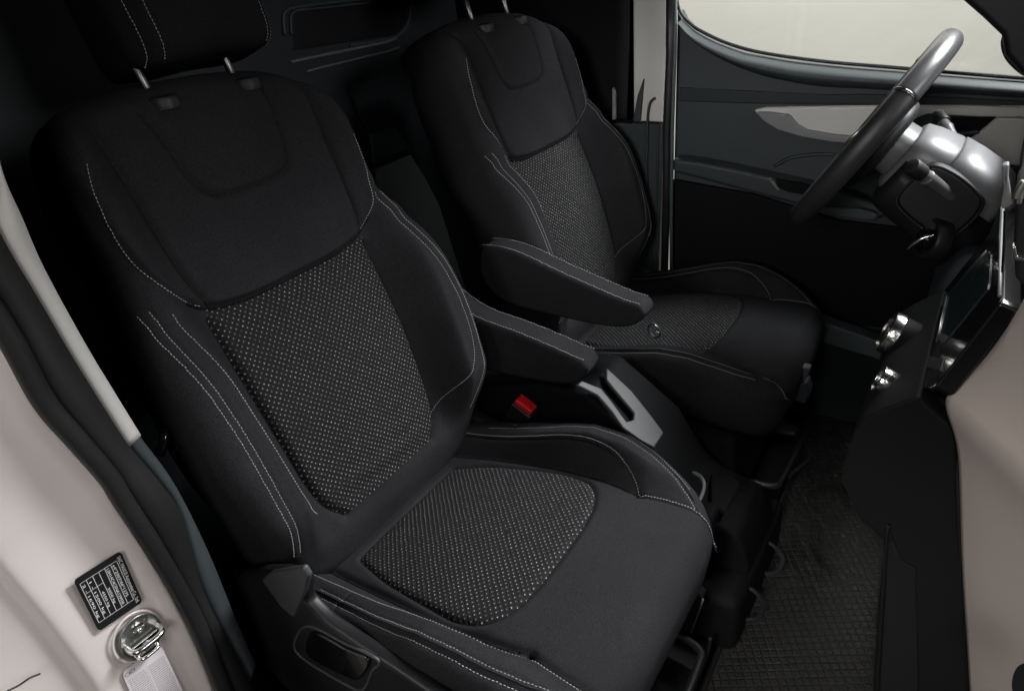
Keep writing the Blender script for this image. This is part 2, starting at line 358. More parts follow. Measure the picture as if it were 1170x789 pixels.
def hback(P):
    y,t=P.T; ay=np.abs(y)
    h=.022+.012*np.exp(-((t-.22)/.13)**2)*(1-(ay/.3)**2)
    # lower bolsters
    amp=.070*sm(t,-.03,.10)*(1-.80*sm(t,.28,.46)); inner=np.interp(t,[0,.1,.25,.37,.6],[.132,.142,.150,.150,.155])
    h+=amp*sm(ay-inner,0,.050)
    # padding of the insert between its seams
    h+=.006*np.clip(1-(ay/.147)**2,0,1)*sm(t,.0,.06)*(1-sm(t,.33,.37))
    up=t>np.interp(ay,LOBE[:,0],LOBE[:,1])
    dl,_=seg_dist(P,LOBEF); sgn=np.where(up,1,-1)
    h+=.011*sm(sgn*dl,-.001,.010)-.004*sm(-sgn*dl,0,.001)*np.exp(-dl/.012)*(1-sm(ay,.165,.185))
    ds,_=seg_dist(np.stack([ay,t],1),lseam); k=sm(t,.37,.40)*(1-sm(t,.62,.66))
    h+=k*.010*sm(ay,.158,.20)
    h-=.0060*bump1(ds,.0055)*k
    h-=.0025*bump1(ds,.0016)*k
    du,_=seg_dist(P,Ush); h-=.0050*bump1(du,.005); h-=.002*bump1(du,.0015)
    h+=.003*np.clip(1-(ay/.1)**2,0,1)*sm(t,.505,.54)
    di,_=seg_dist(np.stack([ay,t],1),insc); h-=.0065*bump1(di,.007)*(1-sm(t,.36,.37)); h-=.002*bump1(di,.0018)*(1-sm(t,.36,.37))
    h-=.035*np.clip((t-.585)/.085,0,1.2)**2
    h-=.03*sm(-t,.0,.09)
    # soft pull creases near the foot
    h+=.0012*np.sin(t*170+y*16)*np.exp(-((t-.04)/.05)**2)*np.clip(1-ay/.17,0,1)
    for (L,wd,a) in ((Rst,.003,.0016),(Lst_b,.0035,.0016)):
        dd,_=seg_dist(P,L); h-=a*bump1(dd,wd)
    h+=.0007*np.sin(19*t+11*y+1)*np.sin(23*y+2)
    return h
Lst_a=np.array([(-.204,.395),(-.2025,.375),(-.197,.325),(-.191,.256),(-.184,.17),(-.179,.117),(-.172,.09),(-.160,.065),(-.146,.045)])
Lst_b=np.array([(-.2215,.408),(-.2213,.39),(-.2205,.357),(-.2165,.287),(-.2125,.208),(-.212,.12),(-.211,.07),(-.208,.03)])
Lst_c=Lst_b-[.0105,0]
Rst=np.array([(.187,.43),(.198,.38),(.212,.315),(.2235,.248),(.225,.19),(.216,.135),(.195,.10),(.158,.07),(.125,.045)])
Rst_b=np.array([(.201,.428),(.211,.38),(.225,.315),(.2365,.248),(.2385,.19),(.231,.128),(.2205,.085),(.204,.05),(.19,.02)])

# cushion, coordinates (x, y)
def zpad(x): return np.interp(x,[-.80,-.70,-.64,-.50,-.40,-.30,-.20],[.318,.326,.338,.362,.372,.374,.370])
COUT=[(-.79,.22),(-.76,.243),(-.70,.249),(-.60,.251),(-.50,.251),(-.42,.249),(-.36,.243),(-.31,.230),(-.27,.212),(-.243,.190),(-.224,.160),(-.2165,.115),(-.2150,.05)]
COUT=COUT+[(-.2145,0)]+[(a,-b) for a,b in COUT[::-1]]+[(-.795,-.12),(-.797,0),(-.795,.12)]
S1=spline([(-.70,.186),(-.62,.190),(-.52,.198),(-.45,.199),(-.405,.194),(-.375,.185),(-.352,.171),(-.340,.158)],n=60)
S2=spline([(-.66,.209),(-.60,.214),(-.50,.223),(-.42,.223),(-.36,.217),(-.31,.203),(-.275,.186),(-.252,.168)],n=60)
S3=spline([(-.66,.220),(-.60,.225),(-.50,.234),(-.42,.234),(-.36,.228),(-.31,.214),(-.270,.195)],n=60)
PE=spline([(-.340,.158),(-.31,.162),(-.28,.1645),(-.25,.165),(-.228,.160),(-.212,.146)],n=40)
VAL=spline([(-.76,.150),(-.66,.160),(-.55,.167),(-.45,.170),(-.38,.166),(-.340,.158)],n=60)
CI=[(-.684,.0),(-.684,.06),(-.683,.112),(-.676,.121),(-.65,.130),(-.60,.143),(-.53,.153),(-.47,.159),(-.440,.1565),(-.418,.148),(-.401,.130),(-.389,.102),(-.3825,.065),(-.380,.03)]
CINS=spline(CI+[(-.3795,0)]+[(a,-b) for a,b in CI[1:][::-1]],n=300,closed=True)
REARSEAM=np.array([(-.690,-.2),(-.700,0),(-.690,.2)])
def hcush(P):
    x,y=P.T; ay=np.abs(y); A=np.stack([x,ay],1); z=zpad(x)
    z+=.008*np.clip(1-(ay/.16)**2,0,1)*sm(x,-.70,-.55)
    v=np.interp(x,[-.80,-.66,-.55,-.45,-.38,-.34,-.28,-.24],[.145,.160,.167,.170,.166,.158,.164,.166])
    amp=np.interp(x,[-.80,-.70,-.65,-.60,-.53,-.45,-.39,-.34,-.30,-.26,-.23],[.030,.030,.032,.036,.044,.056,.050,.036,.020,.007,0])
    z+=amp*sm(ay-v,0,.040)
    dv,_=seg_dist(A,VAL); z-=.006*bump1(dv,.007)
    dp,_=seg_dist(A,PE); z-=.0045*bump1(dp,.0045)
    d1,_=seg_dist(A,S1); z-=.0030*bump1(d1,.0028)
    d2,_=seg_dist(A,S2); z-=.0018*bump1(d2,.0024)
    d3,_=seg_dist(A,S3); z-=.0018*bump1(d3,.0024)
    dm,_=seg_dist(A,(S2[:50]+S3[:50])/2); z+=.0016*bump1(dm,.004)
    di,_=seg_dist(P,np.vstack([CINS,CINS[:1]])); z-=.0038*bump1(di,.005); z-=.0014*bump1(di,.0016)
    z-=.004*bump1(ay-.9,1)*0
    z-=.016*np.clip((x+.272)/.060,0,1)**2.2
    z+=.0009*np.sin(17*x+9*y)*np.sin(21*y-3*x+1)
    # short darts at the rear of the bolsters
    z-=.0025*bump1(x+.605,.0022)*sm(ay,.19,.205)
    return z

def xz(p,y,dx=0):
    q=at(p,1,y); return (q[0]-dx,q[2])
def make_seat(name,label,cy,dx):
    root=thing(name,label,'car seat',(0,0,0),'front seats of the van')
    bp=Pillow(OUT,(0,.30),hback,.034,(P0,Yv,U,NN),[(0,.02),(.0,.05),(.01,.085),(.03,.108),(.07,.118),(.4,.125),(.97,.125)],NA=620,NR=165)
    ob=bp.build('backrest',FAB,root,[('backrest_insert',INS,INSP)],[LOBEF[np.abs(LOBEF[:,0])<.185],insc,insc*[-1,1]])
    cu=[Lst_a,Lst_b,Lst_c,Rst,Rst_b,]
    lo=spline([(.148,.386),(.162,.396),(.181,.416),(.196,.442),(.2055,.472),(.209,.51),(.2065,.555),(.197,.59)],n=60)
    lr=lo[lo[:,1]<.53]; cu+= [lo*[-1.015,1],np.stack([lr[:,0]-.015*sm(lr[:,1],.39,.46),lr[:,1]],1)]
    dashes(cu,bp.surf,bp.normal,ob[0])
    cord(LOBEF[LOBEF[:,1]<.40][::2],bp,ob[0],.0016,-.0006); cord(Ush[::2],bp,ob[0],.0012)
    for k in (1,-1):
        cord(lseam[lseam[:,1]<.615]*[k,1],bp,ob[0],.0011); cord(insc*[k,1],bp,ob[0],.0012)
    # seam path along the lower border of the shoulder panel
    Q=spline(LOBEF,n=260)
    cp=Pillow(COUT,(-.48,0),hcush,.030,(np.zeros(3),np.array([1.,0,0]),Yv,np.array([0,0,1.])),[(.004,.02),(.022,.05),(.06,.08),(.11,.105),(.17,.125),(.5,(.235,)),(.97,(.235,))],NA=620,NR=150)
    oc=cp.build('cushion',FAB,root,[('cushion_insert',INS,CINS)],[CINS,PE,PE*[1,-1],S1,S1*[1,-1],VAL,VAL*[1,-1]])
    cc=[]
    for sgn in (1,-1):
        for q,off in ((S1,.003),(S2,0),(S3,0),(PE,.0035)):
            q=q.copy(); q[:,1]+=off; cc.append(q*[1,sgn])
    dashes(cc,cp.surf,cp.normal,oc[0])
    for k in (1,-1):
        for q,r_ in ((VAL[:57],.0014),(S1[:50],.0012),(PE,.0012)): cord(q*[1,k],cp,oc[0],r_)
        cord((S2+S3)/2*[1,k],cp,oc[0],.0006,.0006)
    cord(np.vstack([CINS,CINS[:1]])[::3],cp,oc[0],.0008)
    # dark boot where backrest and cushion meet
    # headrest
    ho=[(.0,.682),(.065,.680),(.094,.684),(.108,.697),(.113,.73),(.114,.79),(.110,.85),(.097,.882),(.05,.895),(0,.897)]
    ho=ho[:-1]+[(0,.877)]+mirror(ho[1:-1][::-1])
    hs=spline([(.078,.684),(.080,.73),(.081,.79),(.079,.86)],n=40); hs2=hs+[.020,0]
    def hh(P):
        y,t=P.T; ay=np.abs(y); h=.066-.022*sm(ay,.082,.114)+.006*np.cos(y*10)
        for q in (hs,): 
            d,_=seg_dist(np.stack([ay,t],1),q); h-=.003*bump1(d,.003)
        return h-.01*((t-.79)/.11)**2
    hp=Pillow(ho,(0,.79),hh,.026,(P0,Yv,U,NN),[(0,.02),(.01,.06),(.05,.085),(.3,.09),(.97,.09)],NA=300,NR=60)
    oh=hp.build('headrest',FABD,root,[],[hs,hs*[-1,1]]); oh[0].location=Vector(NN*-.012+Yv*.044)
    dashes([hs+[.004,0],hs2,(hs+[.004,0])*[-1,1],hs2*[-1,1]],hp.surf,hp.normal,oh[0])
    for s in (-1,1):
        y=.011+s*.066; A=P0+Yv*y+U*.60+NN*-.012; B=P0+Yv*y+U*.76+NN*-.002
        tube('headrest_post',[A,B],.0055,CHRP,root,n=16)
        c=bp.surf(np.array([[y,.645]]))[0]-U*.002
        lathe('post_sleeve',c,U*.9+NN*.3,[(.020,-.012),(.020,.000),(.018,.003),(.010,.0045),(.008,.001)],BLK,root,n=28)
    # plastic base and runners
    base=box('seat_base',(-.74,-.205,.02),(-.30,.205,.235),BLKM,root,bevel=.02)
    for s in (-1,1):
        box('seat_rail',(-.80,s*.17-.02,.0),(-.24,s*.17+.02,.028),CHRD if s<0 else BLK,root,bevel=.004)
    # front release bar under the cushion
    bar=spline([(-.30,-.15,.10),(-.235,-.145,.095),(-.222,-.10,.095),(-.222,.10,.095),(-.235,.145,.095),(-.30,.15,.10)],n=60)
    tube('release_bar',bar,.007,BLK,root,n=10)
    # side shields
    far_=[(-.80,.18),(-.83,.30),(-.80,.36),(-.72,.37),(-.62,.345),(-.50,.325),(-.38,.300),(-.30,.27),(-.262,.225),(-.285,.165),(-.40,.13),(-.70,.12)]
    slab('side_shield',[(a,.222,b) for a,b in far_],(0,.030,0),BLK,root,bevel=.011,seg=4)
    ysh=cy-.266
    near_=[xz(p,ysh) for p in [(258,672),(272,658),(295,653),(318,653),(338,657),(348,667),(349,688),(372,712),(410,738),(450,764),(520,812),(600,868)]]
    near_+=[(-.30,.16),(-.33,.13),(-.40,.12),(-.72,.12),(-.84,.20)]
    slab('side_shield',[(a,-.266,b) for a,b in near_],(0,.020,0),BLK,root,bevel=.009,seg=4)
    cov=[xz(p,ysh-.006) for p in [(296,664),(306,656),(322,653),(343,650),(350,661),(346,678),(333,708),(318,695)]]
    slab('lit_fold_patch',[(a,-.269,b) for a,b in cov],(0,.009,0),GRYD,root,bevel=.004,seg=4)  # grey patch standing in for the lit fold of the shield
    pk=spline([xz(p,ysh-.002) for p in [(350,716),(392,735),(431,755),(424,768),(413,789),(393,782),(347,754),(335,737)]],n=70,closed=True)
    tube('lever_surround',[(a,-.266,b) for a,b in pk],.0022,GRYD,root,n=8,closed=True)
    lv=spline([xz(p,ysh-.006) for p in [(354,724),(392,742),(420,757),(408,778),(392,774),(350,750)]],n=50,closed=True)
    slab('recliner_lever',[(a,-.270,b) for a,b in lv],(0,.010,0),GLOSS,root,bevel=.003)
    root.location=(dx,cy,0)
    return root
def add_armrest(root,y0,prof,wd):
    pr=spline(prof,n=90,closed=True)
    oa=slab('armrest',[(a,y0,b) for a,b in pr],(0,wd,0),FAB,root,bevel=.016,seg=5)
    L=np.array([(a,y0+.006,b) for a,b in arm_top(pr)])
    for off in (0,wd-.012):
        C=L+[0,off,0]; s=np.r_[0,np.cumsum(np.linalg.norm(np.diff(C,axis=0),axis=1))]; out=[]
        for i in range(int(s[-1]/.0057)):
            a=i*.0057; A,B=[np.array([np.interp(x,s,C[:,k]) for k in range(3)]) for x in (a,a+.004)]
            nn=np.array([0,-.33 if off==0 else .33,.94]); out.append(dash_geo(A,B,nn,.0006))
        V,Fc=merge(out); mesh('stitching',V,Fc,THR,oa)
def copy_tree(o,parent=None):
    c=o.copy(); COL.objects.link(c); c.parent=parent
    for ch in list(o.children): copy_tree(ch,c)
    return c
def arm_top(pr):
    """the upper run of an armrest profile, rear to front, just above the bevel"""
    pr=np.array(pr); i=np.argsort(pr[:,0]); q=[]
    xs=np.linspace(pr[:,0].min()+.012,pr[:,0].max()-.004,60)
    for x in xs:
        k=np.abs(pr[:,0]-x)<.012; q.append((x,pr[k][:,1].max()-.0012))
    return q

# --- seats -----------------------------------------------------------------
def xz(px,y,dx=0): 
    q=at(px,1,y); return (q[0]-dx,q[2])
NY,FY=.575,1.305
pn=[xz(p,.862) for p in [(470,318),(532,348+10),(593,382),(646,405),(663,413),(670,419),(668,430),(660,438),(640,440),(600,434),(543,421),(470,395)]]
seat_a=make_seat('front_seat','larger black cloth seat nearest the door jamb, its headrest in view',NY,0)
seat_b=copy_tree(seat_a)
for ch in list(seat_b.children):
    if ch.name.split('.')[0] in ('lit_fold_patch','lever_surround','recliner_lever') or (ch.name.startswith('side_shield') and ch.data.vertices[0].co.y<0): bpy.data.objects.remove(ch)
seat_b.location=(0,FY,0)
seat_b['label']='farther black cloth seat behind the steering wheel, with armrest on its near side'
pn=[xz(p,.862) for p in [(470,318),(532,358),(593,382),(646,405),(663,413),(670,419),(668,430),(660,438),(640,440),(600,434),(543,421),(470,395)]]
add_armrest(seat_a,.287,pn,.052)
pf=[xz(p,.985) for p in [(548,287),(560,281),(590,289),(647,316),(705,341),(728,349),(736,357),(731,368),(712,375),(680,372),(634,362),(575,345),(550,318)]]
add_armrest(seat_b,-.320,pf,.048)
for ch in seat_b.children:
    if ch.name.startswith('headrest') and not ch.name.startswith('headrest_post'): ch.location=ch.location+Vector(U*.055)

# --- van floor and mat -------------------------------------------------------
fl=box('van_floor',(-1.30,.13,-.06),(.62,1.72,-.012),FLOOR); tag(fl,kind='structure')
V,Fc=prism([(-.215,.36,-.006),(.42,.30,-.006),(.42,1.58,-.006),(-.235,1.58,-.006)],(0,0,.008)); m_=mesh('floor_mat',V,Fc,MATM,bevel=.003)
tag(m_,'black rubber floor mat with a raised diamond and disc pattern, right of the seats','floor mat')
tube('mat_rim',[(-.215,.36,.003),(.42,.30,.003),(.42,1.58,.003),(-.235,1.58,.003)],.006,RUB,m_,n=8,closed=True)

# --- centre console ----------------------------------------------------------
con=thing('centre_console','dark centre console with a grey slotted top panel between the two seats','console',(0,0,0))
prof=[(-.80,.0),(-.80,.36),(-.60,.425),(-.50,.428),(-.385,.343),(-.335,.262),(-.30,.235),(-.225,.215),(-.20,.15),(-.215,.0)]
slab('console_body',[(a,.872,b) for a,b in prof],(0,.15,0),PANL,con,bevel=.012,seg=3)
nP=np.array([.6,0,.8]); nP/=np.linalg.norm(nP); PP=np.array([-.378,.93,.356])
outl=[atp(p,PP,nP) for p in [(693,419),(722,446),(742,471),(759,494),(748,511),(733,503),(712,488),(699,469),(683,451),(659,439),(664,434),(687,443),(700,459),(716,481),(724,479),(725,471),(701,443),(693,433)]]
slab('console_top_panel',outl,-nP*.008,GRYE,con,bevel=.003)
box('side_bin',(-.46,.800,.0),(-.262,.90,.252),PANL,con,bevel=.012)
rimb=spline([at(p,2,.256) for p in [(760,541),(778,539),(795,541),(803,548),(804,558),(799,571),(790,584),(765,578)]],n=60,closed=True)
tube('bin_rim',rimb,.0034,GRYP,con,n=10,closed=True)
cc_=rimb.mean(0); slab('bin_recess',[cc_+(p-cc_)*.93-[0,0,.0025] for p in rimb],(0,0,.002),BLKM,con)
slab('rear_cup_tray',[at(p,2,.235) for p in [(812,545),(838,548),(846,556),(828,590),(812,580)]],(0,0,.01),BLKM,con,bevel=.004)
# lower tray with clips in front of the console
slab('lower_tray',[(-.32,.80,.0),(-.195,.80,.0),(-.195,1.10,.0),(-.32,1.10,.0)],(0,0,.13),PANL,con,bevel=.02)
for y in (.86,.98):
    tube('tray_hook',spline([(-.20,y,.03),(-.175,y+.005,.045),(-.168,y+.01,.075),(-.185,y+.01,.10),(-.2,y+.01,.105)],n=24),.004,BLK,con,n=8)
tr=thing('seat_bracket','black metal bracket with a small loop below the front edge of the near seat','bracket',(0,0,0))
q=[at(p,1,.745) for p in [(752,650),(778,655),(803,683),(788,722),(757,712),(760,690)]]
slab('bracket_plate',q,(0,.02,0),BLK,tr,bevel=.004)
tube('bracket_edge',[at(p,1,.743) for p in [(803,684),(789,722)]],.0026,CHRD,tr,n=8)
tube('loop',spline([at(p,1,.745) for p in [(812,728),(806,752),(795,776),(775,783),(757,775)]],n=30),.0035,BLK,tr,n=8)
tb=thing('pedal_bracket','dark metal mechanism with small clips on the floor in front of the far seat','bracket',(0,0,0))
q=[at(p,1,1.24) for p in [(900,437),(921,437),(925,448),(920,462),(896,455)]]
slab('clip_block',q,(0,.035,0),DARK,tb,bevel=.005)
q=[at(p,1,1.24) for p in [(912,418),(926,421),(922,432),(906,430)]]
slab('clip_cap',q,(0,.02,0),GRYD,tb,bevel=.004)
tube('linkage_rod',[at(p,2,.12) for p in [(880,478),(862,492),(850,503)]],.0035,CHRD,tb,n=8)
slab('linkage_plate',[at(p,2,.10) for p in [(853,476),(880,474),(912,492),(908,498),(872,494),(850,488)]],(0,0,.012),DARK,tb,bevel=.003)
tube('cable',spline([at(p,2,.09) for p in [(862,476),(880,485),(893,484),(912,496),(925,520),(900,545)]],n=50),.004,BLK,tb,n=8)

# --- buckles -----------------------------------------------------------------
bk=thing('belt_buckle','seat belt buckle with a bright red release button beside the near seat','belt buckle',(0,0,0))
A=at((586,492),1,.850); B=at((601,462),1,.850); ax=(B-A)/np.linalg.norm(B-A); d2=np.cross(ax,[0,1.,0]); d2/=np.linalg.norm(d2)
if d2[0]<0: d2=-d2
w=.0215
def bk_box(a0,a1,wx,y0,y1,nm,m,bev):
    pts=[A+ax*a0-d2*wx,A+ax*a0+d2*wx,A+ax*a1+d2*wx,A+ax*a1-d2*wx]; pts=[np.array([p[0],y0,p[2]]) for p in pts]
    return slab(nm,pts,(0,y1-y0,0),m,bk,bevel=bev,seg=4)
Lb=np.linalg.norm(B-A)
bk_box(-.09,Lb-.002,.024,.832,.862,'buckle_body',BLK,.005)
bk_box(Lb-.004,Lb+.0095,.0195,.8355,.8585,'release_button',RED,.004)
bt=thing('belt_tongue','small metal seat belt tongue lying against the cushion of the far seat','belt tongue',(0,0,0))
lp=spline([at(p,1,1.06) for p in [(741,372),(747,370),(753,376),(754,383),(748,385),(742,380)]],n=40,closed=True)
tube('tongue_frame',lp,.0028,DARK,bt,n=8,closed=True)
tube('tongue_blade',spline([at(p,1,1.055) for p in [(748,371),(751,374),(749,378),(753,380)]],n=20),.0016,CHRD,bt,n=8)

# --- bulkhead behind the seats -------------------------------------------------
bh=thing('bulkhead','dark ribbed bulkhead panel behind the seats','bulkhead',(-1.3,.9,0))
box('bulkhead_sheet',(-1.31,.12,-.06),(-1.265,1.74,1.45),DARK,bh).location=(0,0,0)
for c in list(bh.children): c.matrix_parent_inverse=Matrix.Translation((1.3,-.9,0))
def bpt(p,x=-1.262): return at(p,0,x)
def bch(o): o.matrix_parent_inverse=Matrix.Translation((1.3,-.9,0)); return o
bch(tube('recess_rim',spline([bpt(p) for p in [(420,-1),(380,3),(336,9),(328,12),(324,18),(325,40)]],n=60),.0042,TEAL,bh,n=8))
bch(tube('recess_rim',spline([bpt(p) for p in [(421,3),(380,8),(342,12),(335,15),(332,20),(333,40)]],n=60),.003,TEAL,bh,n=8))
bch(tube('recess_rim',spline([bpt(p) for p in [(471,-5),(468,18),(464,31),(455,40),(440,46),(400,52)]],n=60),.004,TEAL,bh,n=8))
bch(slab('recessed_panel',[bpt(p,-1.2655) for p in [(336,13),(420,3),(466,0),(462,28),(452,40),(334,58)]],(.003,0,0),BLK,bh,bevel=.001))
bch(tube('pressed_ridge',[bpt(p) for p in [(332,71),(345,68),(438,49),(452,44)]],.006,GRYP,bh,n=8,flat=((0,0,1),.6)))  # ridges paler than the sheet, their highlight put into the colour
bch(tube('pressed_ridge',[bpt(p) for p in [(350,82),(360,79),(446,58),(456,54)]],.0042,GRYP,bh,n=8,flat=((0,0,1),.6)))
BHP_LIT=mat('lit bulkhead grey plastic',(.24,.265,.27),.5,.4,bump=(900,.3,.0005),var=.06)  # reflectance raised to stand in for light that misses the bulkhead
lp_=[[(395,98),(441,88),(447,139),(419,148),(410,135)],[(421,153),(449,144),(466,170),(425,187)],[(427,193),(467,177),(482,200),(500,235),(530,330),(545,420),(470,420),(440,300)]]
for pl_,bm_ in zip(lp_,(DARK,TEAL,BHP_LIT)):  # panels lighten downwards, the light on them put into the colour
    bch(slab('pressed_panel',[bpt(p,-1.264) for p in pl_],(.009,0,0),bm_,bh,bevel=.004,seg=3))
bch(slab('raised_field',[bpt(p,-1.2545) for p in [(437,212),(452,204),(458,206),(474,240),(500,300),(515,380),(480,380),(450,290)]],(.006,0,0),BHP_LIT,bh,bevel=.004))

# --- van body: near door jamb, pillars, roof ----------------------------------
vb=thing('van_body','off white painted door jamb with black rubber seal and pillar trims of the van','van body',(0,0,0))
XJ=-.72
edge=[at(p,0,XJ)[1:] for p in [(-60,300),(0,387),(38,463),(76,508),(114,550),(129,576),(171,641),(213,717),(243,789),(268,860),(290,930)]]
edge=[edge[0]+np.array([.016,.40]),edge[0]+np.array([.012,.14])]+edge
E_=spline(edge,n=200)
def up_(P): return [P[0]+np.array([0,.018,.40]),P[0]+np.array([0,.013,.14])]+list(P)
ss=np.r_[-.012,-.007,-.003,0,.003,.006,.010,.014,.020,.03,.045,.06,.08,.098,.104,.108,.112,.116,.122,.13,.145,.16,.172,.180,.184,.190,.2,.23,.27,.30,.304,.31,.35,.354,.356]
def jx(s,z):
    x=-.006+.007*bump1(s-.001,.005)
    x+=-.004*sm(s,.006,.016)
    x-=.30*np.maximum(s-.110,0)*(s>.110)*np.clip((.184-s)/.02+1,0,1) if False else 0
    x+=-.016*sm(s,.106,.119)-.06*np.clip(s-.118,0,.07)+.003*bump1(s-.100,.005)
    x+=.016*sm(s,.180,.200)
    x+=-.012*np.exp(-((s-.055)/.03)**2-((z-.66)/.11)**2)-.008*np.exp(-((s-.17)/.03)**2-((z-.62)/.10)**2)
    x-=.05*sm(s,.295,.35)+.8*sm(s,.352,.356)
    return XJ+x
V=[];Fc=[]
for i,(y,z) in enumerate(E_):
    for s in ss: V.append((jx(s,z+.02),y-s,z))
n=len(ss)
for i in range(len(E_)-1):
    for j in range(n-1): Fc.append((i*n+j,i*n+j+1,(i+1)*n+j+1,(i+1)*n+j))
o=mesh('jamb_panel',V,Fc,PAINT,vb,smooth=True); md=o.modifiers.new('s','SOLIDIFY'); md.thickness=.004; md.offset=-1
o.modifiers.new('sub','SUBSURF').render_levels=1
tube('sheet_joint',spline([at(p,0,-.7285) for p in [(8,789),(22,782),(34,774),(46,769)]],n=20),.0011,RUB,vb,n=6)
# seal: glossy bulb + flat carrier
bulb=spline(up_([at(p,0,-.706) for p in [(-52,285),(10,385),(50,458),(88,503),(124,545),(140,571),(182,636),(224,711),(254,785),(282,860)]]),n=140)
tube('door_seal',bulb,.0105,RUB,vb,n=14)
L_=spline(up_([at(p,0,-.712) for p in [(-60,262),(4,362),(44,440),(84,494),(122,538),(140,566),(184,630),(226,705),(258,780),(286,860)]]),n=140)
R2=spline(up_([at(p,0,-.712) for p in [(-30,205),(2,274),(40,338),(78,403),(116,464),(145,508),(182,552),(206,590),(232,678),(286,782),(318,860)]]),n=140)
V,Fc=ribbon(L_,R2); o=mesh('seal_carrier',V,Fc,RUB,vb,smooth=True); md=o.modifiers.new('s','SOLIDIFY'); md.thickness=.01; md.offset=0
a=[at(p,0,-.716) for p in [(-40,110),(-3,200),(0,270),(38,335),(76,400),(114,461),(145,510)]]
b=[at(p,0,-.716) for p in [(-20,100),(0,193),(24,250),(49,307),(95,391),(122,436),(159,496)]]
V,Fc=ribbon(spline(up_(a),n=110),spline(up_(b),n=110)); o=mesh('upper_pillar_trim',V,Fc,PALE,vb,smooth=True); md=o.modifiers.new('s','SOLIDIFY'); md.thickness=.008; md.offset=0
a=[at(p,0,-.718) for p in [(141,505),(180,550),(204,588),(230,676),(283,781)]]
b=[at(p,0,-.718) for p in [(156,495),(198,553),(236,629),(266,702),(290,757)]]
V,Fc=ribbon(spline(a,n=90),spline(b,n=90)); o=mesh('lower_pillar_trim',V,Fc,GRYT,vb,smooth=True); md=o.modifiers.new('s','SOLIDIFY'); md.thickness=.008; md.offset=0
# inner lining behind the trim, running back along the body side
a=spline([at(p,0,-.73) for p in [(-60,60),(-3,190),(24,250),(49,307),(95,391),(122,436),(159,496),(198,553),(236,629),(266,702),(290,757),(310,840)]],n=60)
b=a+np.array([-.55,-.03,0]); V,Fc=ribbon(a,b); o=mesh('side_lining',V,Fc,BLKM,vb,smooth=True); md=o.modifiers.new('s','SOLIDIFY'); md.thickness=.01
# roof and rear sides keep the cabin dark
box('roof_panel',(-1.32,.06,1.34),(-.12,1.72,1.38),BLKM,vb)
# far pillar
def fy(p,y): return at(p,1,y)
slab('far_pillar_trim',[fy(p,1.60) for p in [(723,-30),(762,-30),(761,60),(757,140),(741,139),(724,139)]],(0,.03,0),PALE,vb,bevel=.004)
slab('far_pillar_corner',[fy(p,1.59) for p in [(723,138),(728,110),(735,90),(731,139)]],(0,.01,0),DARK,vb,bevel=.002)
slab('far_lower_trim',[fy(p,1.602) for p in [(700,141),(757,141),(755,220),(752,320),(690,320)]],(0,.03,0),DARK,vb,bevel=.004)
tube('far_trim_edge',spline([fy(p,1.598) for p in [(749,112),(743,118),(740,140),(739,200),(741,250),(745,305)]],n=60),.0036,DARK,vb,n=10)
tube('far_trim_edge',spline([fy(p,1.598) for p in [(752,141),(751,200),(750,250),(752,300)]],n=60),.003,DARK,vb,n=10)
tube('far_door_seal',[fy(p,1.575) for p in [(766,-30),(766,60),(762,150),(762,200),(759,320)]],.010,RUB,vb,n=12)
tube('far_door_seal',[fy(p,1.572) for p in [(772,-30),(771,60),(768,150),(767,250),(767,330)]],.0045,TEAL,vb,n=12)
box('rear_side_wall',(-1.30,1.63,-.06),(-.70,1.70,1.38),BLKM,vb)
slab('windscreen_pillar',[fy(p,1.52) for p in [(1078,-18),(1099,0),(1122,20),(1144,41),(1148,64),(1166,84),(1260,140),(1330,60),(1200,-60),(1040,-60)]],(0,.05,0),BLK,vb,bevel=.012,seg=4)

# seat belts
sb=thing('seat_belt','black seat belt strap hanging down the near pillar beside the near seat','seat belt',(0,0,0))
bp_=spline([at(p,0,-.80) for p in [(262,655),(276,695),(292,730),(308,789),(322,850)]],n=50)
tube('belt_strap',bp_,.012,FAB,sb,n=12,flat=((1,0,0),.12))
for dx_,r in ((-9,.0065),(7,.004)):
    tube('height_adjuster',[at((x+dx_,y),0,-.79) for x,y in [(199,488),(196,505),(190,520)]],r,GLOSS,sb,n=12)
sf=thing('seat_belt','black seat belt strap on the far pillar above the seat behind the steering wheel','seat belt',(0,0,0))
V,Fc=ribbon(spline([fy(p,1.575) for p in [(704,-30),(704,60),(706,136)]],n=20),spline([fy(p,1.575) for p in [(720,-30),(719,60),(716,136)]],n=20))
o=mesh('belt_strap',V,Fc,FABD,sf,smooth=True); md=o.modifiers.new('s','SOLIDIFY'); md.thickness=.002
slab('belt_guide',[fy(p,1.57) for p in [(699,100),(703,104),(703,137),(699,137)]],(0,.015,0),GRYP,sf,bevel=.003)

# --- stickers and striker on the jamb -----------------------------------------
XS=-.7245
c4=[at(p,0,XS) for p in [(84,663),(138,629),(163,687),(113,721)]]
TL,TR,BR,BL=c4; ex=(TR-TL); ey=(BL-TL)
def lab(u,v,dx=0): return TL+ex*u+ey*v*(1-u)+(BR-TR)*v*u+np.array([dx,0,0])
def rounded(u0,u1,v0,v1,r,f,ru=None):
    ru=ru or r; P=[]
    for cx,cy,a0 in ((u1-ru,v0+r,-90),(u1-ru,v1-r,0),(u0+ru,v1-r,90),(u0+ru,v0+r,180)):
        for k in range(7):
            a=math.radians(a0+15*k); P.append(f(cx+ru*math.cos(a),cy+r*math.sin(a)))
    return P
lb=thing('type_plate','black sticker with a white printed table on the painted door jamb','sticker',(0,0,0))
slab('sticker_film',rounded(0,1,0,1,.07,lambda u,v:lab(u,v)),(-.001,0,0),STK,lb)
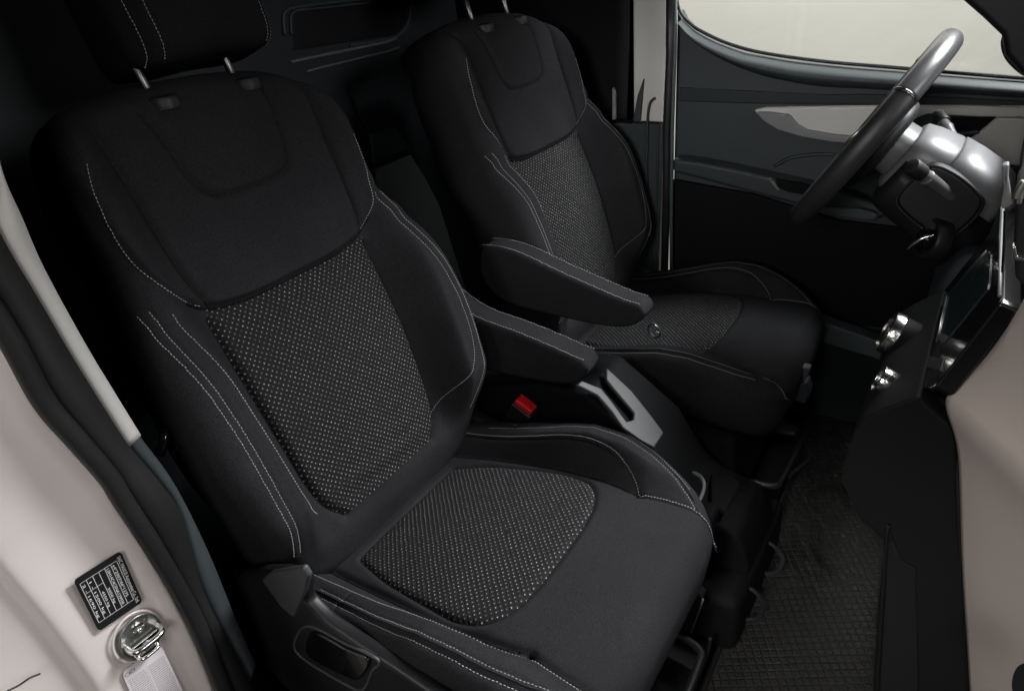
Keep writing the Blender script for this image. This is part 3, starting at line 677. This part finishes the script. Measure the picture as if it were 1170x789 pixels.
def textmesh(body,origin,right,up,size,m,parent,name='lettering',align='LEFT'):
    cu=bpy.data.curves.new(name,'FONT'); cu.body=body; cu.size=1; cu.align_x=align; cu.resolution_u=2
    o=bpy.data.objects.new(name,cu); COL.objects.link(o); dg=bpy.context.evaluated_depsgraph_get(); dg.update()
    me=bpy.data.meshes.new_from_object(o.evaluated_get(dg)); bpy.data.objects.remove(o)
    right=Vector(right).normalized(); up=Vector(up); up=(up-up.dot(right)*right).normalized(); nz=right.cross(up)
    Mx=Matrix((right,up,nz)).transposed().to_4x4(); Mx=Matrix.Translation(Vector(origin))@Mx@Matrix.Scale(size,4); me.transform(Mx)
    me.name=name; me.materials.clear(); return link(name,me,m,parent)
# text runs down the sticker: right = ey, up = ex
lh=np.linalg.norm(ex); lw=np.linalg.norm(ey)
def fit(body,u,v0,v1,size,m,parent):
    o=textmesh(body,(0,0,0),(1,0,0),(0,1,0),1,m,parent); wd=max(v.co.x for v in o.data.vertices)
    L=np.linalg.norm(lab(u,v1)-lab(u,v0)); me=o.data
    for v in me.vertices: v.co.x*=L/wd/size
    r_=Vector(lab(u,v1)-lab(u,v0)).normalized(); up=Vector(ex); up=(up-up.dot(r_)*r_).normalized()
    Mx=Matrix.Translation(Vector(lab(u,v0,.0006)))@Matrix((r_,up,r_.cross(up))).transposed().to_4x4()@Matrix.Scale(size,4); me.transform(Mx); return o
fit('SAIC MAXUS Automotive Co., Ltd.',.875,.05,.95,.0058,INKW,lb)
fit('e4*2007/46*1375',.735,.13,.74,.0044,INKW,lb)
fit('LSH14C4C5NA129930',.605,.13,.82,.0044,INKW,lb)
rows=[('3050 kg',.48,.42,.72),('4550 kg',.355,.42,.72),('1 - 1500 kg',.225,.14,.78),('2 - 1690 kg',.095,.14,.78)]
for tx,u,a_,b_ in rows: fit(tx,u,a_,b_,.0036,INKW,lb)
V,Fc=[],[]
parts=[]
def line(u0,v0,u1,v1,w=.00022):
    a=lab(u0,v0,.0005); b=lab(u1,v1,.0005); t=(b-a)/np.linalg.norm(b-a); sd=np.cross(t,[1,0,0]); sd/=np.linalg.norm(sd)
    parts.append(([a-sd*w,a+sd*w,b+sd*w,b-sd*w],[(0,1,2,3)]))
for u in (.07,.20,.33,.46,.585,.715,.85): line(u,.10,u,.86)
for v in (.10,.86): line(.07,v,.85,v)
line(.07,.30,.46,.30)
V,Fc=merge(parts); mesh('table_lines',V,Fc,INKW,lb)
w4=[at(p,0,XS) for p in [(139,768),(184,736),(214,800),(168,832)]]
WL,WR,WBR,WBL=w4
wl=thing('care_label','pale label with two columns of fine grey print below the striker','sticker',(0,0,0))
wlab=lambda u,v,dx=0: WL+(WR-WL)*u+(WBL-WL)*v*(1-u)+(WBR-WR)*v*u+np.array([dx,0,0])
slab('label_film',rounded(0,1,0,1,.10,lambda u,v:wlab(u,v)),(-.001,0,0),STW,wl)
parts=[]
for cidx in (0,1):
    for k in range(26):
        v=.16+k*.031; u0=.05+.49*cidx; 
        x=u0
        while x<u0+.40:
            wv=random.uniform(.02,.07); e=min(x+wv,u0+.42)
            a=wlab(x,v,.0005); b=wlab(e,v,.0005); h_=(WBL-WL)*.011; parts.append(([a,b,b+h_,a+h_],[(0,1,2,3)])); x=e+.012
a=wlab(.497,.12,.0005); b=wlab(.503,.12,.0005); h_=(WBL-WL)*.85; parts.append(([a,b,b+h_,a+h_],[(0,1,2,3)]))
V,Fc=merge(parts); mesh('fine_print',V,Fc,INKG,wl)
for u in (.09,.22):
    c=wlab(u,.07,.0006); tube('symbol',[c+.0024*(math.cos(t)*np.array([0,1,0])+math.sin(t)*np.array([0,0,1])) for t in np.linspace(0,2*math.pi,20,endpoint=False)],.0003,INKG,wl,n=6,closed=True)

st=thing('door_striker','chrome door striker loop on a round plate in the painted door jamb','striker',(0,0,0))
sc=at((160,725),0,XS); 
du=(at((170,745),0,XS)-at((150,705),0,XS)); du/=np.linalg.norm(du); dv=np.cross([1,0,0],du); dv/=np.linalg.norm(dv)
if (dv@np.array([0,1,0]))<0: dv=-dv
el=lambda r1,r2,x,n=48,cx=0,cy=0:[sc+du*(cx+r1*math.cos(t))+dv*(cy+r2*math.sin(t))+np.array([x,0,0]) for t in np.linspace(0,2*math.pi,n,endpoint=False)]
tube('recess_rim',el(.0335,.0275,.000,cx=-.001,cy=-.003),.0016,PAINT,st,n=10,closed=True)
slab('striker_plate',el(.030,.0245,.001),(.0032,0,0),CHRD,st,bevel=.0012)
k=.0062
slab('striker_loop_base',[sc+du*a+dv*b+np.array([k,0,0]) for a,b in [(.002,-.018),(.024,-.014),(.026,.010),(.002,.019)]],(.003,0,0),CHR,st,bevel=.0012)
tube('striker_loop',spline([sc+du*a+dv*b+np.array([c,0,0]) for a,b,c in [(0,-.019,.004),(0,-.0185,.015),(0,-.014,.021),(0,0,.022),(0,.014,.021),(0,.0185,.015),(0,.019,.004)]],n=50),.0034,CHR,st,n=14)
tube('striker_loop',spline([sc+du*a+dv*b+np.array([c,0,0]) for a,b,c in [(.021,-.014,.004),(.021,-.0135,.010),(.021,-.009,.014),(.021,.006,.014),(.021,.0095,.010),(.021,.010,.004)]],n=50),.0022,CHR,st,n=14)
lathe('fixing_screw',sc+du*-.015+np.array([.0042,0,0]),(1,0,0),[(.0072,0),(.0072,.0015),(.006,.0025),(.003,.0026),(.0028,.001)],CHR,st,n=24)
lathe('fixing_screw',sc+du*.012+np.array([.0092,0,0]),(1,0,0),[(.0062,0),(.0062,.0012),(.005,.002),(.0026,.002)],CHRD,st,n=24)

# --- far door -------------------------------------------------------------------
dd=thing('driver_door','dark driver door with beige inlay, armrest ledge and window behind the steering wheel','car door',(0,0,0))
DY=1.60
sill=[(774,8),(780,20),(790,30),(800,37),(815,45),(830,51),(850,58),(870,62),(905,68),(940,72),(980,76),(1020,79),(1090,85),(1180,92),(1300,100)]
bot=[(1300,500),(1000,470),(860,430),(768,400),(770,200)]
slab('door_panel',[fy(p,DY) for p in [(s_[0],s_[1]+4) for s_ in sill]+bot],(0,.04,0),DARK,dd,bevel=.003)
# padded top roll below the window
a=[np.array(p) for p in sill]; up_=spline([fy((p[0],p[1]+2),DY-.004) for p in a[1:]],n=120)
dnp=[(780,28),(790,42),(800,52),(815,62),(830,70),(850,79),(870,86),(905,94),(940,99),(980,101),(1020,103),(1090,107),(1180,112),(1300,118)]
dn_=spline([fy(p,DY-.004) for p in dnp],n=120)
V=[];Fc=[];K=12
for i in range(120):
    A_,B_=up_[i],dn_[i]
    for k in range(K+1):
        t=k/K; bul=.030*math.sin(math.pi*min(1,t*1.0))**.7 if 0<t<1 else 0
        p=A_+(B_-A_)*t; V.append(p-np.array([0,bul,0]))
for i in range(119):
    for k in range(K): q=i*(K+1)+k; Fc.append((q,q+1,q+K+2,q+K+1))
mesh('padded_top',V,Fc,DARK,dd,smooth=True)
# dark groove band
slab('upper_band',[fy(p,DY-.003) for p in [(776,100),(860,104),(940,108),(1020,108),(1300,122),(1300,134),(1000,120),(870,119),(776,116)]],(0,.01,0),DARK2,dd,bevel=.003)
# beige inlay
inl=[(861,126),(875,123),(940,122),(1000,121),(1100,121),(1300,123),(1300,136),(1120,134),(1060,131),(1035,140),(1030,163),(1000,163),(960,161),(930,157),(912,153),(895,148),(880,142),(868,134)]
slab('door_inlay',[fy(p,DY-.012) for p in inl],(0,.014,0),PALE,dd,bevel=.005,seg=4)
dk=[(862,128),(880,128),(902,131),(912,142),(922,148),(950,153),(1000,158),(1000,166),(950,163),(915,157),(888,149),(872,139)]
slab('inlay_shadow_cap',[fy(p,DY-.017) for p in dk],(0,.010,0),GRYP,dd,bevel=.004)
slab('pull_recess',[fy(p,DY-.015) for p in [(1070,134),(1139,134),(1128,146),(1104,160),(1080,158),(1068,146)]],(0,.008,0),BLKM,dd,bevel=.003)
slab('pull_handle',[fy(p,DY-.024) for p in [(1078,152),(1118,149),(1120,153),(1082,157)]],(0,.008,0),DARK,dd,bevel=.002)
slab('lower_inlay',[fy(p,DY-.02) for p in [(1139,134),(1300,136),(1300,200),(1160,190),(1122,186),(1104,163)]],(0,.02,0),PALE,dd,bevel=.006,seg=4)
slab('lower_trim_piece',[fy(p,DY-.012) for p in [(1122,187),(1146,189),(1142,212),(1120,212)]],(0,.01,0),DARK,dd,bevel=.003)
# armrest ledge
led=[(768,181),(800,185),(850,195),(880,202),(930,213),(975,224),(1010,236),(1014,246),(1000,252),(960,246),(900,232),(850,219),(800,205),(768,197)]
slab('armrest_ledge',[fy(p,DY-.045) for p in led],(0,.05,0),DARK,dd,bevel=.010,seg=4)
slab('grab_recess',[fy(p,DY-.048) for p in [(885,205),(915,209),(932,215),(925,224),(900,220),(888,214)]],(0,.01,0),BLKM,dd,bevel=.002)
tube('recess_edge',[fy(p,DY-.049) for p in [(879,204),(884,210),(890,217)]],.0028,GRYP,dd,n=8)
slab('switch_pod',[fy(p,DY-.058) for p in spline([(934,237),(960,237),(990,240),(1003,246),(995,252),(960,248),(938,244)],n=30,closed=True)],(0,.02,0),TEAL,dd,bevel=.004)
# speaker-like arc moulding
tube('moulded_arc',spline([fy(p,DY-.002) for p in [(885,190),(905,180),(940,176),(965,178)]],n=30),.004,DARK,dd,n=8)
slab('lower_panel',[fy(p,DY-.01) for p in [(768,205),(860,222),(960,252),(1040,262),(1300,300),(1300,490),(768,400)]],(0,.02,0),PANL,dd,bevel=.004)
# window frame and glass
fr=[(774,10),(773,-10),(772,-60)]
tube('window_seal',spline([fy(p,DY-.004) for p in [(773,-60),(773,-10),(775,8),(781,19),(790,28),(800,35),(830,49),(870,60),(940,70),(1020,77),(1090,83),(1180,90),(1300,98)]],n=120),.0036,RUB,dd,n=10)
glass=bpy.data.materials.new('window glass'); glass.use_nodes=True; nt=glass.node_tree; nt.nodes.remove(nt.nodes['Principled BSDF'])
g1=N(nt,'ShaderNodeBsdfTransparent'); g1.inputs[0].default_value=(.97,.98,.97,1); g2=N(nt,'ShaderNodeBsdfGlossy'); g2.inputs['Roughness'].default_value=.02
mx=N(nt,'ShaderNodeMixShader'); mx.inputs[0].default_value=.03; nt.links.new(g1.outputs[0],mx.inputs[1]); nt.links.new(g2.outputs[0],mx.inputs[2]); nt.links.new(mx.outputs[0],nt.nodes['Material Output'].inputs[0])
slab('window_glass',[fy(p,DY+.012) for p in [(768,-70),(768,12),(800,40),(870,66),(1020,84),(1300,104),(1300,-70)]],(0,.004,0),glass,dd)
# lower door step in front of the far seat
box('door_sill',(-.90,1.585,-.06),(1.0,1.70,.28),DARK2,vb,bevel=.01)
slab('kick_panel',[fy(p,1.50) for p in [(915,362),(935,366),(1006,391),(1008,412),(930,389)]],(0,.04,0),TEAL,dd,bevel=.004)
# wing mirror outside
wm=thing('wing_mirror','black wing mirror housing seen through the driver window at the upper right edge','wing mirror',(0,0,0))
slab('mirror_housing',[fy(p,1.68) for p in spline([(1144,44),(1160,34),(1200,50),(1210,90),(1184,92),(1165,85),(1147,66)],n=50,closed=True)],(0,.12,0),BLK,wm,bevel=.012,seg=4)
slab('mirror_glass',[fy(p,1.676) for p in [(1159,56),(1185,52),(1195,80),(1178,84),(1168,79),(1159,66)]],(0,.004,0),GRYP,wm,bevel=.001)

# --- steering wheel ------------------------------------------------------------
sw=thing('steering_wheel','leather rimmed steering wheel seen edge on, its top section silver grey','steering wheel',(0,0,0))
WC=np.array([-.166,1.300,.787]); ang=math.radians(57.0)
wu=np.array([math.cos(ang),0,math.sin(ang)]); wa=np.array([math.sin(ang),0,-math.cos(ang)])  # up the rim, and along the column (forward, down)
RR=.1675
def rim(a): return WC+RR*(math.cos(a)*wu+math.sin(a)*Yv)
full=np.linspace(0,2*math.pi,145)
g0=math.radians(52)
arc=[rim(a) for a in np.linspace(g0,2*math.pi-g0,130)]
tube('rim',arc,.0165,LEA,sw,n=20,flat=(wa,1.12))
tube('rim_top_section',[rim(a) for a in np.linspace(-g0,g0,70)],.0165,LEAG,sw,n=20,flat=(wa,1.12))
for a in (-g0,g0):
    tube('rim_ring',[rim(a-.007),rim(a+.007)],.0176,GLOSS,sw,n=20,flat=(wa,1.12))
    tube('rim_ring',[rim(a-.013),rim(a-.009)],.0174,CHRD,sw,n=20,flat=(wa,1.12))
hub=spline([(.075,0),(.06,.055),(0,.085),(-.06,.06),(-.085,0),(-.06,-.06),(0,-.085),(.06,-.055)],n=60,closed=True)
slab('hub_cover',[WC+a*wu+b*Yv-wa*.012 for a,b in hub],wa*.05,BLK,sw,bevel=.014,seg=5)
for (u1,v1,u2,v2,w_) in ((0,.06,.0,.175,.030),(0,-.06,.0,-.175,.030),(-.06,0,-.175,0,.024)):
    p1=WC+u1*wu+v1*Yv; p2=WC+u2*wu+v2*Yv; t=(p2-p1); t/=np.linalg.norm(t); sd=np.cross(t,wa)
    slab('spoke',[p1+sd*w_,p2+sd*w_*.7,p2-sd*w_*.7,p1-sd*w_],wa*.018,BLK,sw,bevel=.006,seg=4)
    if v1: slab('button_pad',[p1+t*.015+sd*w_*.6-wa*.006,p2-t*.04+sd*w_*.6-wa*.006,p2-t*.04-sd*w_*.6-wa*.006,p1+t*.015-sd*w_*.6-wa*.006],wa*.008,CHRD,sw,bevel=.002)
tube('hub_trim',spline([WC+wu*.018-wa*.014-Yv*.05,WC-wu*.005-wa*.019-Yv*.055,WC-wu*.035-wa*.016-Yv*.05],n=24),.003,CHRD,sw,n=10)
# --- steering column ---------------------------------------------------------------
sc_=thing('steering_column','silver lit steering column shroud with stalks and ignition ring behind the wheel','steering column',(0,0,0))
def colpt(s,u,v): return WC+wa*(s-.016)+wu*(u+.016)+Yv*v
def ring(s,hw,top,botm,n=40,pw=3.2):
    P=[]
    for k in range(n):
        t=2*math.pi*k/n; c,sn=math.cos(t),math.sin(t)
        v=hw*math.copysign(abs(c)**(2/pw),c); u=(top if sn>0 else botm)*abs(sn)**(2/pw)*(1 if sn>0 else -1); P.append(colpt(s,u,v))
    return P
def loft(name,rings,m,parent,cap=True):
    n=len(rings[0]); V=[p for r in rings for p in r]; Fc=[]
    for i in range(len(rings)-1):
        for j in range(n): Fc.append((i*n+j,i*n+(j+1)%n,(i+1)*n+(j+1)%n,(i+1)*n+j))
    if cap: Fc.append(tuple(range(n))); Fc.append(tuple((len(rings)-1)*n+j for j in range(n)))
    return mesh(name,V,Fc,m,parent,smooth=True)
loft('column_collar',[ring(s,.050*k,.030*k,.052*k,pw=2.6) for s,k in ((.030,.86),(.034,.96),(.045,1),(.075,1.03),(.082,1.0))],SILVD,sc_)
loft('column_shroud',[ring(s,h,t,b) for s,h,t,b in ((.076,.058,.034,.060),(.080,.064,.040,.066),(.10,.070,.046,.074),(.135,.074,.052,.080),(.1375,.073,.051,.079))],SILV,sc_)
loft('column_shroud',[ring(s,h,t,b) for s,h,t,b in ((.1385,.071,.049,.078),(.1405,.075,.0545,.081),(.17,.078,.056,.086),(.21,.082,.054,.090),(.232,.080,.048,.086),(.242,.072,.036,.078))],SILV,sc_)
loft('lower_shroud',[ring(s,h,t,b) for s,h,t,b in ((.085,.066,-.025,.085),(.10,.074,-.015,.098),(.20,.088,-.012,.105),(.26,.090,-.02,.12))],BLK,sc_)
# stalk boot recess on the near side
rb=spline([(.112,.012),(.110,-.022),(.112,-.044),(.126,-.055),(.165,-.060),(.202,-.058),(.214,-.046),(.217,-.015),(.212,.012),(.200,.024),(.16,.030),(.124,.026)],n=72,closed=True)
slab('stalk_recess',[colpt(s,u,-.0935) for s,u in rb],(0,.035,0),BLK,sc_,bevel=.006,seg=4)
tube('stalk_recess_rim',[colpt(s,u,-.094) for s,u in rb],.0024,BLK,sc_,n=8,closed=True)
def stalk(tip,base,nm,m1=BLK,m2=SILVD):
    tip=np.array(tip);base=np.array(base); d=base-tip; L=np.linalg.norm(d); d/=L
    o=lathe(nm,tip,d,[(.006,0),(.0105,.002),(.0115,.006),(.0098,.020),(.0098,.038),(.0110,.039),(.0115,.041),(.0105,.044),(.0095,L*.62),(.0075,L*.9),(.0065,L)],m2,sc_,n=28)
    lathe('stalk_tip',tip-d*.001,d,[(.006,0),(.0112,.002),(.0125,.006),(.0125,.026),(.0122,.027)],m1,o,n=28); return o
stalk(at((1041,189),1,1.150),at((1094,229),1,1.222),'indicator_stalk')
stalk(at((1071,131),1,1.43),at((1094,166),1,1.36),'wiper_stalk')
ig=at((1060,272),1,1.20)
lathe('ignition_bezel',ig,(-.75,-.45,.25),[(.034,-.02),(.034,.0),(.031,.004),(.027,.004),(.025,-.004),(.012,-.005)],BLK,sc_,n=40)
lathe('start_button',ig+np.array([-.003,-.003,0]),(-.75,-.45,.25),[(.017,-.01),(.017,.005),(.0145,.008),(.010,.008)],GLOSS,sc_,n=32)
tube('chrome_crescent',spline([at(p,1,1.165) for p in [(1037,285),(1044,279),(1053,273),(1061,270),(1067,269)]],n=30),[ .0012+.0028*math.sin(math.pi*i/29) for i in range(30)],CHR,sc_,n=10)

# --- dashboard ----------------------------------------------------------------------
da=thing('dashboard','beige dashboard with dark lower console panel at the right edge','dashboard',(0,0,0))
YB=.75
bp2=[(1062,446),(1070,458),(1077,469),(1085,482),(1090,498),(1092,530),(1093,560),(1096,650),(1101,720),(1105,789),(1112,880)]
low=[xz(p,YB) for p in bp2]
up2=[(.028,.67),(.056,.765),(.062,.84),(.075,.875),(.12,.895)]
profb=spline(up2[::-1]+low,n=110); _x=np.pad(profb[:,0],7,mode='edge'); profb[:,0]=np.convolve(_x,np.hanning(17)[1:-1]/np.hanning(17).sum(),'valid')
ys=[YB,YB-.004,YB-.012,.70,.65,.6,.55,.5,.45,.4,.35,.3]
V=[];Fc=[]
for j,y in enumerate(ys):
    k_=min(1,(YB-y)/.35); t_=np.linspace(0,1,len(profb)); kx=profb[:,0]*(1-k_)+np.polyval(np.polyfit(t_,profb[:,0],2),t_)*k_
    for x,z in zip(kx,profb[:,1]): V.append((x+(.006 if j==0 else .001 if j==1 else 0)+.62*(YB-y),y,z))
n=len(profb)
for j in range(len(ys)-1):
    for i in range(n-1): Fc.append((j*n+i,j*n+i+1,(j+1)*n+i+1,(j+1)*n+i))
o=mesh('beige_panel',V,Fc,BEIGE,da,smooth=True); md=o.modifiers.new('s','SOLIDIFY'); md.thickness=.006; md.offset=-1
# top of the dashboard
slab('dash_top',[(.38,.30,.893),(.60,.30,.95),(.60,.75,.95),(.10,.75,.893)],(0,0,-.02),DARK,da,bevel=.008)
slab('driver_dash',[(a,.76,b) for a,b in [(.075,.80),(.06,.66),(.03,.52),(.06,.40),(.45,.40),(.45,.88),(.12,.86)]],(0,.82,0),BLK,da,bevel=.012)
# instrument binnacle at the driver side
slab('binnacle_hood',[(a,1.13,b) for a,b in [(.055,.70),(.05,.80),(.075,.842),(.14,.855),(.14,.70)]],(0,.34,0),BLK,da,bevel=.02,seg=4)
# lower centre panel (dark), its near side faces the camera
lc=[xz(p,YB+.012) for p in [(1050,450),(1062,462),(1084,482),(1091,500),(1093,560),(1105,789),(1112,900),(996,900),(998,789),(1003,700),(1012,612),(985,590),(962,548),(966,520),(976,492),(990,474),(1012,463),(1034,455)]]
slab('lower_centre_panel',[(a,YB+.006,b) for a,b in lc],(0,.30,0),PANL,da,bevel=.004)
sl2=[xz(p,YB+.003) for p in [(1014,600),(1030,640),(1047,650),(1050,789),(1052,880),(1002,880),(1004,789),(1010,690)]]
slab('side_pocket',[(a,YB+.001,b) for a,b in sl2],(0,.02,0),BLKM,da,bevel=.004)
tube('pocket_edge',spline([(a,YB-.001,b) for a,b in [xz(p,YB) for p in [(1015,598),(1011,640),(1006,720),(1002,789),(999,860)]]],n=30),.0022,PANL,da,n=8)
lathe('glovebox_latch',at((1181,784),1,.42),(-1,-.2,.2),[(.016,-.01),(.016,.004),(.012,.008)],BLK,da,n=24)
# centre stack
d_=np.array([.345,0,.94]); d_/=np.linalg.norm(d_); nS=np.array([-d_[2],0,d_[0]]); PA=np.array([.044,.75,.766])
sp=lambda p,o=0: atp(p,PA+nS*o,nS)
ss_=thing('touch_screen','glossy black centre screen panel angled in the dashboard above the rotary knobs','screen',(0,0,0))
slab('screen_bezel',[sp(p) for p in [(1044,436),(1061,354),(1129,268),(1145,228),(1147,240),(1145,338),(1142,346),(1069,441),(1064,444),(1048,443)]],-nS*.02,GLOSS,ss_,bevel=.003)
slab('screen_glass',[sp(p,.0012) for p in [(1071,388),(1083,337),(1126,287),(1132,290),(1130,322),(1128,330),(1078,392)]],-nS*.002,SCRN,ss_,bevel=.0006)
tube('screen_edge_strip',[sp(p,.002) for p in [(1070,390),(1076,362),(1082,338)]],.0011,CHRD,ss_,n=8)
tube('screen_edge_strip',[sp(p,.002) for p in [(1082,338),(1106,309),(1127,286)]],.0006,CHRD,ss_,n=8)
slab('card_slot',[sp(p,.0014) for p in [(1049,404),(1078,410),(1074,423),(1046,416)]],-nS*.001,BLK,ss_)
for sgn_,col_,r_ in ((0,GRYP,.0016),(1,CHRD,.0007)):
    pts=[(1146-sgn_*2,236),(1144-sgn_*2,270),(1143-sgn_*1,300),(1142,338)]
    tube('trim_strip',[sp(p,.004) for p in pts],r_,col_,ss_,n=10)
# air vent block at the right edge
av=thing('air_vent','black air vent with chrome tabs in the dashboard at the right edge','air vent',(0,0,0))
vp=lambda p: at(p,1,.62)
slab('vent_body',[vp(p) for p in [(1161,215),(1185,196),(1200,200),(1200,330),(1170,330),(1160,318),(1158,280)]],(0,.05,0),BLK,av,bevel=.006)
slab('vent_tab',[vp(p)-[0,.004,0] for p in [(1161,223),(1168,223),(1168,232),(1161,233)]],(0,.01,0),CHRD,av,bevel=.0015)
slab('vent_tab',[vp(p)-[0,.004,0] for p in [(1156,280),(1161,279),(1163,291),(1172,293),(1172,297),(1160,296)]],(0,.01,0),CHR,av,bevel=.0012)
tube('vent_surround',spline([vp(p)-[0,.006,0] for p in [(1172,205),(1166,214),(1163,224)]],n=20),.0035,CHRD,av,n=8)
tube('dash_seam',[vp(p)-[0,.002,0] for p in [(1148,240),(1147,275),(1145,310)]],.0009,BLKM,av,n=6)
slab('dash_bracket',[vp(p) for p in [(1144,190),(1153,188),(1152,205),(1155,225),(1160,232),(1146,240),(1143,236),(1147,215)]],(0,.012,0),GRYP,av,bevel=.003)
# rotary knobs
def knob(p,y,r,label,ax_):
    k=thing('rotary_knob',label,'knob',tuple(at(p,1,y)),group='rotary knobs on the console')
    a=np.array(ax_,float); a/=np.linalg.norm(a)
    lathe('knob_body',(0,0,0),a,[(r*.93,-.022),(r*.93,.003)],PANL,k,n=40)
    lathe('knob_ring',(0,0,0),a,[(r*.94,.002),(r,.004),(r,.012),(r*.95,.0165),(r*.82,.0175),(r*.78,.015)],CHR,k,n=48)
    lathe('knob_face',(0,0,0),a,[(r*.80,.0),(r*.80,.0135),(r*.74,.0145),(r*.3,.0145)],GLOSS,k,n=40)
    slab('knob_mark',[np.array([0,0,0])+a*.0148+q for q in [np.cross(a,[0,1,0])*.004+np.array([0,.008,0]),np.cross(a,[0,1,0])*-.004+np.array([0,.008,0]),np.cross(a,[0,1,0])*-.004-np.array([0,.008,0]),np.cross(a,[0,1,0])*.004-np.array([0,.008,0])]],a*.001,CHRD,k)
    return k
knob((1026,384),.95,.030,'larger chrome ringed rotary knob on the lower centre panel',(-.93,-.05,.36))
knob((1019,440),.825,.018,'small chrome ringed rotary knob beneath the larger knob',(-.93,-.05,.36))
slab('knob_fascia',[(a,.785,b) for a,b in [(-.018,.615),(-.027,.60),(-.034,.56),(-.034,.50),(-.03,.46),(.03,.45),(.03,.615)]],(0,.265,0),PANL,da,bevel=.006)
# sloping knee panel between column and stack
slab('knee_panel',[(a,1.06,b) for a,b in [(.0,.64),(-.03,.58),(-.02,.45),(.05,.30),(.2,.30),(.2,.66)]],(0,.50,0),DARK,da,bevel=.02,seg=4)

# --- surroundings ---------------------------------------------------------------------
wall=box('wall',(-9,5.2,-.8),(9,5.4,5.0),WALL); tag(wall,'cream plastered wall outside the driver window','wall'); wall.name='plaster_wall'
gm=mat('grey concrete',(.22,.215,.205),.85,.2,bump=(60,.4,.003)); g=box('ground',(-12,-9,-.9),(12,9,-.8),gm); tag(g,kind='structure')

# --- light -------------------------------------------------------------------------------
def area(name,loc,to,sx,sy,power,col=(1,1,1),spread=180):
    l=bpy.data.lights.new(name,'AREA'); l.shape='RECTANGLE'; l.size=sx; l.size_y=sy; l.energy=power; l.color=col; l.spread=math.radians(spread)
    o=bpy.data.objects.new(name,l); COL.objects.link(o); o.location=loc; d=Vector(to)-Vector(loc); o.rotation_euler=d.to_track_quat('-Z','Y').to_euler(); return o
area('windscreen_softbox',(.95,2.35,2.50),(-.45,.70,.38),1.1,.9,84,(.97,.985,1),120)
area('bonnet_fill',(1.5,.7,1.55),(-.6,.95,.55),.8,.5,5.5,(1,1,1),110)  # added frontal fill for the upper backrests and door
area('door_softbox',(.55,-1.0,1.7),(-.74,.12,.6),.7,.7,1.6,(1,.96,.94),50)
area('dash_fill',(-1.0,-1.3,1.7),(.10,.65,.40),.5,.5,1.0,(1,.97,.94),40)  # added fill outside the passenger door to brighten the dashboard
area('footwell_fill',(.02,-1.0,1.95),(-.06,.98,0),.3,.3,.80,(1,.97,.93),17)  # narrow fill added only to brighten the floor mat
area('cabin_fill',(-.2,-1.3,1.55),(-.55,1.6,.85),.5,.4,1.2,(1,.98,.96),30)  # added fill from the camera side for the far pillar and door
area('wall_softbox',(-1.5,2.9,4.4),(.8,5.2,1.0),2.4,1.2,420,(1,.99,.965))
W=bpy.data.worlds.new('World'); S.world=W; W.use_nodes=True; W.node_tree.nodes['Background'].inputs[0].default_value=(.6,.65,.7,1); W.node_tree.nodes['Background'].inputs[1].default_value=.002
S.render.engine='CYCLES'; S.view_settings.view_transform='Standard'; S.view_settings.look='None'; S.view_settings.exposure=0; S.view_settings.gamma=1
S.render.resolution_x=1024; S.render.resolution_y=690
bpy.context.view_layer.update()
